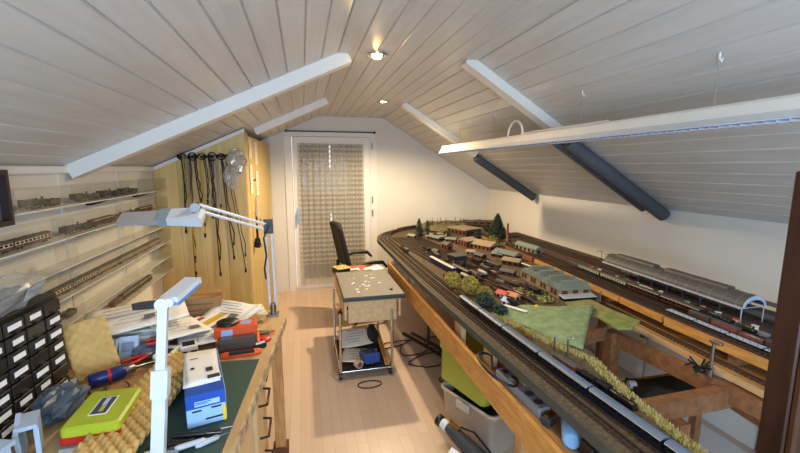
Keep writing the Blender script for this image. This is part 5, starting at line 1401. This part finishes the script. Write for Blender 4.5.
building('low_workshop', 'low brown workshop behind the second yard track', P(436, 240, GZ), .3, .10, .20, .035, .02, brick_dk, roof_sl, 'y', 3)
# roundhouse like round terrace
rh = P(440, 236, GZ)
t = thing('round_terrace', 'round tan turntable terrace at the far left of the town', 'model turntable', (1.50, 4.40, GZ))
MB().lathe([(.001, 0.0005), (.13, 0.0005), (.13, .03), (.12, .03), (.116, .022), (.001, .022)], n=32).build('terrace', roof_tan, t)
MB().bar((-.11, 0, .027), (.11, 0, .027), .03, .008).build('bridge', dark_grey, t)
MB().bx(-.02, .02, .02, .06, .0225, .05).build('control_hut', brick_dk, t)
# brick chimney
cpx = P(507, 246, GZ)
t = thing('brick_chimney', 'tall slender brick chimney right of the tall conifer', 'model chimney', (cpx.x, cpx.y, ZRL - .012))
MB().lathe([(.020, 0.0005), (.020, .03), (.014, .032), (.009, .19), (.011, .192), (.011, .2)], n=12).build('shaft', brick, t)
MB().lathe([(.024, 0.0005), (.024, .02), (.020, .02)], n=12, cap=False).build('plinth', brick_dk, t)
# coaling tower on stilts
wt = P(462, 276, GZ)
t = thing('coaling_tower', 'black coaling tower on stilts in the middle of the yard', 'model tower', (1.215, 3.02, GZ), .2)
for sx_ in (-1, 1):
    for sy_ in (-1, 1): MB().bx(sx_ * .045 - .004, sx_ * .045 + .004, sy_ * .05 - .004, sy_ * .05 + .004, .0005, .06).build('stilt', black_matt, t)
MB().bx(-.055, .055, -.06, .06, .06, .095).build('bunker', mat('tower_black', '#23282c', .7), t)
MB().bx(-.06, .06, -.065, .065, .095, .10).build('roof', roof_dark, t)
# green hill flap in the well
hx0 = [P(500, 309, GZ + .010), P(528, 304, GZ + .016), P(560, 307, GZ + .035), P(594, 304, GZ + .025)]
hx1 = [P(506, 318, GZ + .004), P(536, 331, GZ + .004), P(560, 343, GZ + .004), P(583, 349, GZ + .004)]
def lerp_row(row, u):
    f_ = u * (len(row) - 1); i = min(int(f_), len(row) - 2); return row[i].lerp(row[i + 1], f_ - i)
m = MB().grid(lambda u, v: tuple(lerp_row(hx0, u).lerp(lerp_row(hx1, u), v) + Vector((0, 0, .018 * math.sin(PI * v) + .004 * math.sin(u * 11 + v * 5)))), 20, 14, .004)
hill_g = mat('hill_green', '#8ba075', .95, col2='#75895f', scale=25, bump=.2)
solo(m, 'green_hill', hill_g, 'smooth pale green model hillside hanging into the open well behind the coaches', 'model hill')
m = MB(); q = [P(599, 319, GZ), P(612, 311, GZ), P(640, 322, GZ), P(632, 330, GZ), P(618, 330, GZ)]
m.prism([(p.x, p.y) for p in q], 'z', ZT - .0118, ZT - .004)
mp = thing('meadow_piece', 'flat green meadow board jutting into the well beside the staging tracks', 'model meadow', (0, 0, 0))
m.build('meadow', mat('meadow_green', '#8a9553', .95, col2='#737d42', scale=25), mp)
m = MB(); q2 = [P(565, 303, GZ), P(590, 300, GZ), P(612, 311, GZ), P(599, 319, GZ), P(570, 308, GZ)]
m.prism([(p.x, p.y) for p in q2], 'z', ZT - .0118, ZT - .005); m.build('near_meadow', mat('meadow_olive', '#97965a', .95, col2='#7d7a48', scale=25), mp)
# moss patch, yellow rock heap and little items by the sheds
for k, (px_, py_, lab) in enumerate(((545, 301, 'pale olive scrub patch before the engine shed'), (532, 296, 'pale olive scrub patch left before the engine shed'), (520, 293, 'scrub patch next to the red roofed hut'))):
    p = P(px_, py_, GZ)
    t = thing('scrub_patch', lab, 'model scrub', (p.x, p.y, GZ))
    foliage('scrub', [mat('pale_scrub', '#a9a468', .9), dgreen, mat('moss_yellow', '#c0b95a', .9)], (0, 0, .014), .055, .055, .015, 320, .008, t, 80 + k, 0)
p = P(584, 297, GZ); t = thing('yellow_excavator', 'small bright yellow model digger right of the engine shed', 'model digger', (p.x, p.y, GZ), .5)
MB().box(0, 0, .006, .03, .02, .010).build('tracks', black_matt, t); MB().box(0, 0, .020, .026, .02, .018, bev=.003).build('cab', yellow, t); MB().tube([(.012, 0, .018), (.03, 0, .034), (.045, 0, .016), (.04, 0, .004)], .004, 6).build('arm', yellow, t)
p = P(536, 309, GZ); t = thing('yellow_barrow', 'small bright yellow model tipper before the scrub patch', 'model vehicle', (p.x, p.y, GZ + .003), .8)
MB().box(0, 0, .012, .035, .018, .012, bev=.002).build('skip', yellow, t); MB().box(0, 0, .003, .03, .014, .005).build('chassis', black_matt, t)
for k, (px_, py_, wm, rm, lab) in enumerate(((503, 297, white_paint, red, 'tiny white hut with a red roof by the blue-green bush'), (513, 299, mat('peach_wall', '#c99a78', .8), mat('peach_roof', '#c98b62', .8), 'tiny peach hut right of the red roofed hut'), (509, 305, mat('white_hut', '#dcdcd6', .7), mat('pale_blue_roof', '#a8bcd6', .6), 'tiny white hut with a pale blue roof before the red roofed hut'))):
    building('tiny_hut', lab, P(px_, py_, GZ), .4, .05, .07, .025, .02, wm, rm, 'y', 2, group=None)
sgn = P(492, 310, GZ)
t = thing('station_roof_slab', 'white platform roof on posts by the blue-green bush', 'model platform roof', (1.13, 1.93, GZ), .5)
MB().bx(-.012, .012, -.07, .07, .03, .034).build('slab', paper, t)
for y in (-.05, .05): MB().cyl((0, y, 0.0005), (0, y, .03), .002, n=6).build('post', dark_grey, t)
p = P(541, 261, GZ + .04); t = thing('white_beam', 'white strip leaning over the goods shed by the fascia', 'strip', (1.70, 2.73, GZ + .001), .2)
MB().bar((0, -.08, .045), (0, .08, .05), .012, .006).build('strip', paper, t)
for y in (-.06, .06): MB().cyl((0, y, 0), (0, y, .044), .002, n=6).build('post', dark_grey, t)
# yellow grass edge along the well (uncountable)
m = MB(); r = random.Random(5)
for k in range(5200):
    y = r.uniform(.42, 1.95)
    xs = [(1.06, .42), (1.125, 1.05), (1.20, 1.36), (1.13, 1.55), (1.04, 1.95)]
    for a, b in zip(xs[:-1], xs[1:]):
        if a[1] <= y <= b[1]: x = a[0] + (b[0] - a[0]) * (y - a[1]) / (b[1] - a[1])
    x -= r.uniform(.004, .042) + (.02 if y > 1.1 else 0) * r.random(); h_ = r.uniform(.006, .018); a = r.uniform(0, PI); w_ = .003; m.cur = k % 2
    m.add([(x - w_ * math.cos(a), y - w_ * math.sin(a), GZ), (x + w_ * math.cos(a), y + w_ * math.sin(a), GZ), (x + r.uniform(-.006, .006), y + r.uniform(-.006, .006), GZ + h_)], [(0, 1, 2)])
solo(m, 'dry_grass', [mat('straw_grass', '#dccf8c', .9), mat('olive_grass', '#b8ad66', .9)], 'strip of dry yellow model grass along the inner edge of the front leg', 'model grass', kind='stuff')
# signals and lamp posts
def post(name, label, p, h, z=GZ, kind='lamp', m_=None, group=None):
    t = thing(name, label, 'model post', (p.x, p.y, z), 0, group)
    MB().cyl((0, 0, 0), (0, 0, h), .0036 if m_ else .0022, n=8).build('mast', m_ or dark_grey, t)
    if kind == 'lamp':
        MB().tube([(0, 0, h), (.006, 0, h + .008), (.02, 0, h + .006)], .0016, 6).build('bracket', m_ or dark_grey, t); MB().box(.022, 0, h + .003, .012, .006, .004).build('lamp_head', lt_grey, t)
    elif kind == 'cat':
        MB().bar((0, 0, h * .92), (-.05, 0, h * .95), .003, .003).build('outrigger', dark_grey, t); MB().box(0, 0, .004, .012, .012, .008).build('footing', stone, t)
    else:
        MB().bar((0, -.004, h * .95), (.028, -.004, h * .99), .003, .008).build('signal_arm', red, t); MB().box(0, 0, h * .8, .008, .008, .012).build('signal_lamp', black_plastic, t)
    return t
post('silver_post', 'silver double post beside the pale-roofed coaches, left one', P(554, 351, GZ), .066, kind='lamp', m_=steel)
post('silver_post', 'taller silver post beside the pale-roofed coaches, right one at the well edge', P(567, 357, GZ), .080, kind='lamp', m_=steel)
post('signal', 'small dark signal in the grass near the bottom picture edge', Vector((1.05, .68, 0)), .05, kind='sig')
post('signal', 'dark signal left of the yellow-olive bushes', Vector((.955, 2.62, 0)), .06, kind='sig')
for k, (px_, py_, lab) in enumerate(((479, 275, 'yard lamp post by the silver tank wagon'), (424, 262, 'yard lamp post by the dark red coach'), (497, 262, 'yard lamp post by the brick factory'), (540, 262, 'yard lamp post by the goods shed'))):
    post('yard_lamp', lab, P(px_, py_, GZ), .085, group=None)
for k, (px_, py_, lab) in enumerate(((601, 264, 'tall signal mast at the far end of the station hall, left one'), (609, 267, 'tall signal mast at the far end of the station hall, right one'))):
    post('signal_mast', lab, P(px_, py_, ZRL - .012), .11, ZRL - .012, 'cat')
post('signal_mast', 'catenary mast beside the dark post', PX(790, 318, 2.12), .12, ZRL - .012, 'cat')
p = P(600, 303, GZ)
post('silver_post', 'silver post at the start of the light wooden fascia', Vector((p.x, p.y, 0)), .07, ZT - .009, 'lamp', steel)
# ---- station hall
hl = thing('station_hall', 'long grey arched station hall with a pale glazed front', 'model station', (2.085, 1.44, ZRL - .012))
HL, HW, HE, HR = 1.0, .15, .088, .058
aw = [(HW / 2 + HW / 2 * math.cos(PI * k / 12), HE + HR * math.sin(PI * k / 12)) for k in range(13)]
ai = [(HW / 2 + (HW / 2 - .006) * math.cos(PI * k / 12), HE + (HR - .006) * math.sin(PI * k / 12)) for k in range(13)]
sk = .045                         # the hall follows the wall line
m = MB(); m.T = Matrix(((1, sk, 0, 0), (0, 1, 0, 0), (0, 0, 1, 0), (0, 0, 0, 1)))
m.prism(aw + ai[::-1], 'y', 0, HL); m.build('arched_roof', mat('hall_roof', '#595655', .55, var=.15, scale=60), hl)
for ya, yb in ((.12, .52), (.60, .94)):
    m = MB(); m.T = Matrix(((1, sk, 0, 0), (0, 1, 0, 0), (0, 0, 1, 0), (0, 0, 0, 1)))
    m.prism([(HW / 2 - .028, HE + HR - .004), (HW / 2 + .028, HE + HR - .004), (HW / 2 + .022, HE + HR + .010), (HW / 2 - .022, HE + HR + .010)], 'y', ya, yb); m.build('roof_lantern', mat('hall_lantern', '#57504b', .6), hl)
m = MB()
m.ring([[(a, -.002, z) for a, z in aw] , [(a, -.002, z) for a, z in [(HW / 2 + (HW / 2 - .012) * math.cos(PI * k / 12), HE + (HR - .02) * math.sin(PI * k / 12)) for k in range(13)]]], cap=False, smooth=False)
m2 = m.build('front_arch', mat('arch_pale_blue', '#a9bdd3', .4), hl)
so = m2.modifiers.new('thickness', 'SOLIDIFY'); so.thickness = .004; so.offset = 0
for k in range(10):
    for x in (0.003, HW - .003):
        y = .004 + (HL - .01) * k / 9
        MB().cyl((x + sk * y, y, .0005), (x + sk * y, y, HE), .0028, n=6).build('column', lt_grey if k == 0 else dark_grey, hl)
m = MB()
for k in range(14):
    y = HL * (k + .5) / 14
    m.tube([(a + sk * y, y, z + .0012) for a, z in aw], .0012, 4)
m.build('roof_ribs', mat('hall_rib', '#8b8987', .5), hl)
m = MB(); m.T = Matrix(((1, sk, 0, 0), (0, 1, 0, 0), (0, 0, 1, 0), (0, 0, 0, 1))); m.bx(-.012, .0, 0, HL, HE - .004, HE + .004); m.build('eave', lt_grey, hl)
pf = thing('station_platform', 'grey station platform strip in front of the arched hall', 'model platform', (0, 0, ZRL - .012))
m = MB(); m.prism([(2.045, 1.3), (2.075, 1.3), (2.125, 2.68), (2.100, 2.68)], 'z', .0005, .014); m.build('platform', mat('platform_grey', '#8d8a86', .7), pf)
cn = thing('platform_canopy', 'dark platform canopy right of the arched hall', 'model platform roof', (2.325, 1.55, ZRL - .012))
MB().bx(-.03, .03, -.62, .9, .075, .081).build('canopy_roof', mat('canopy_roof', '#4b4a48', .6), cn)
for k in range(8): MB().cyl((0, -.58 + k * .2, .0005), (0, -.58 + k * .2, .075), .0022, n=6).build('post', dark_grey, cn)
MB().bx(-.028, .028, -.62, .9, .0005, .010).build('platform', mat('platform_grey', '#8d8a86'), cn)
cols_ = [('white', white_paint), ('red', red), ('pale', paper_warm), ('blue', dk_blue), ('green', mat('jade', '#4f7f6a', .5)), ('peach', mat('peach', '#d8a58a', .5))]
for k in range(14):
    y = 1.36 + k * .09; x = 2.062 + (y - 1.3) * .036
    nm, mm = cols_[(k * 5) % 6]
    t = thing('platform_kiosk', '%s kiosk or luggage stack on the grey platform, %s from the near end' % (nm, nth[k]), 'model kiosk', (x, y, ZRL + .002), .3 * k, 'kiosks on the station platform')
    MB().box(0, 0, .009, .014, .024, .017, bev=.002).build('kiosk_body', mm, t)
    MB().box(0, 0, .019, .017, .028, .003).build('kiosk_roof', cols_[(k * 5 + 2) % 6][1], t)
for k in range(5):
    y = .84 + k * .07
    t = thing('model_car', '%s model car right of the station arch, %s from the dark post' % (('white', 'pale blue', 'white', 'red', 'blue')[k], nth[k]), 'model car', (2.21 + .012 * (k % 2), y, ZRL - .011), PI / 2 + .05)
    mm = (white_paint, lt_blue, white_paint, red, dk_blue)[k]
    MB().prism([(-.024, .003), (.024, .003), (.024, .009), (.014, .010), (.009, .016), (-.012, .016), (-.017, .010), (-.024, .009)], 'y', -.009, .009).build('car_body', mm, t)
    MB().prism([(.012, .0105), (.0085, .0152), (-.0115, .0152), (-.0155, .0105)], 'y', -.0093, .0093).build('windows', win_m, t)
    for x in (-.014, .014): MB().cyl((x, -.0095, .0035), (x, .0095, .0035), .0035, n=10).build('wheels', black_matt, t)

# more of the crowded town: little sheds, trees and loads between the yard and the brick works
for k, (px_, py_, w_, l_, h_, wm, rm, lab) in enumerate(((424, 236, .07, .13, .035, brick_dk, roof_dark, 'small brown shed at the far left of the town'), (412, 238, .06, .10, .03, stone, roof_tan, 'small stone shed by the far curve'), (451, 243, .06, .12, .045, brick, roof_sl, 'narrow brick house left of the red brick house'), (480, 258, .06, .11, .03, brown_wood, roof_dark, 'brown hut before the brick factory'), (498, 257, .05, .12, .03, brown_wood, roof_sl, 'brown hut with a slate roof before the brick factory'), (471, 255, .05, .08, .035, stone, roof_tan, 'small stone hut behind the silver tank wagon'), (436, 254, .05, .08, .03, brick_dk, roof_dark, 'dark brick hut left of the signal box'), (508, 275, .05, .11, .03, brick_dk, roof_dark, 'dark brick hut left of the engine shed'))):
    building('yard_hut', lab, P(px_, py_, GZ), .25 + .3 * (k % 3), w_, l_, h_, .02, wm, rm, 'y', 2)
for k, (px_, py_, h_, r_, cc, lab) in enumerate(((430, 228, .07, .05, [dgreen, olive], 'dark round tree behind the far left shed'), (447, 236, .06, .045, [dgreen, bgreen], 'dark round tree before the flat tan hall'), (478, 238, .08, .05, [dgreen, bgreen], 'dark round tree between the brick houses'), (505, 249, .07, .05, [lgreen, dgreen], 'green bush right of the brick factory'), (516, 248, .06, .05, [olive, lgreen], 'olive bush by the grey-roofed house'), (541, 296, .03, .05, [olive, dgreen], 'low olive bush at the near corner of the engine shed'), (458, 229, .06, .05, [dgreen, conif2], 'dark tree on the edge of the hillside'), (487, 232, .09, .05, [dgreen, conif2], 'dark tree left of the tall conifer'))):
    p = P(px_, py_, GZ)
    bush(lab, p.x, p.y, r_, r_, h_, cc, 260, 120 + k, None, .010)
for k, (px_, py_, cc) in enumerate(((489, 287, 'brown'), (500, 283, 'grey'), (474, 268, 'brown'), (512, 284, 'grey'), (448, 262, 'brown'), (520, 287, 'brown'))):
    p = P(px_, py_, GZ)
    t = thing('timber_stack', '%s stack of model timber in the yard, %s listed from the engine shed' % (cc, nth[5 - k]), 'model timber', (p.x, p.y, GZ + .0005), .4 * k, 'timber stacks in the yard')
    for q in range(5):
        MB().bar((-.006 + .012 * (q % 2) * .9 , -.03, .005 + .008 * (q // 2)), (-.006 + .012 * (q % 2) * .9, .03, .005 + .008 * (q // 2)), .009, .0075).build('beam', brown_wood if cc == 'brown' else mat('weathered_beam', '#8a8478', .9), t)
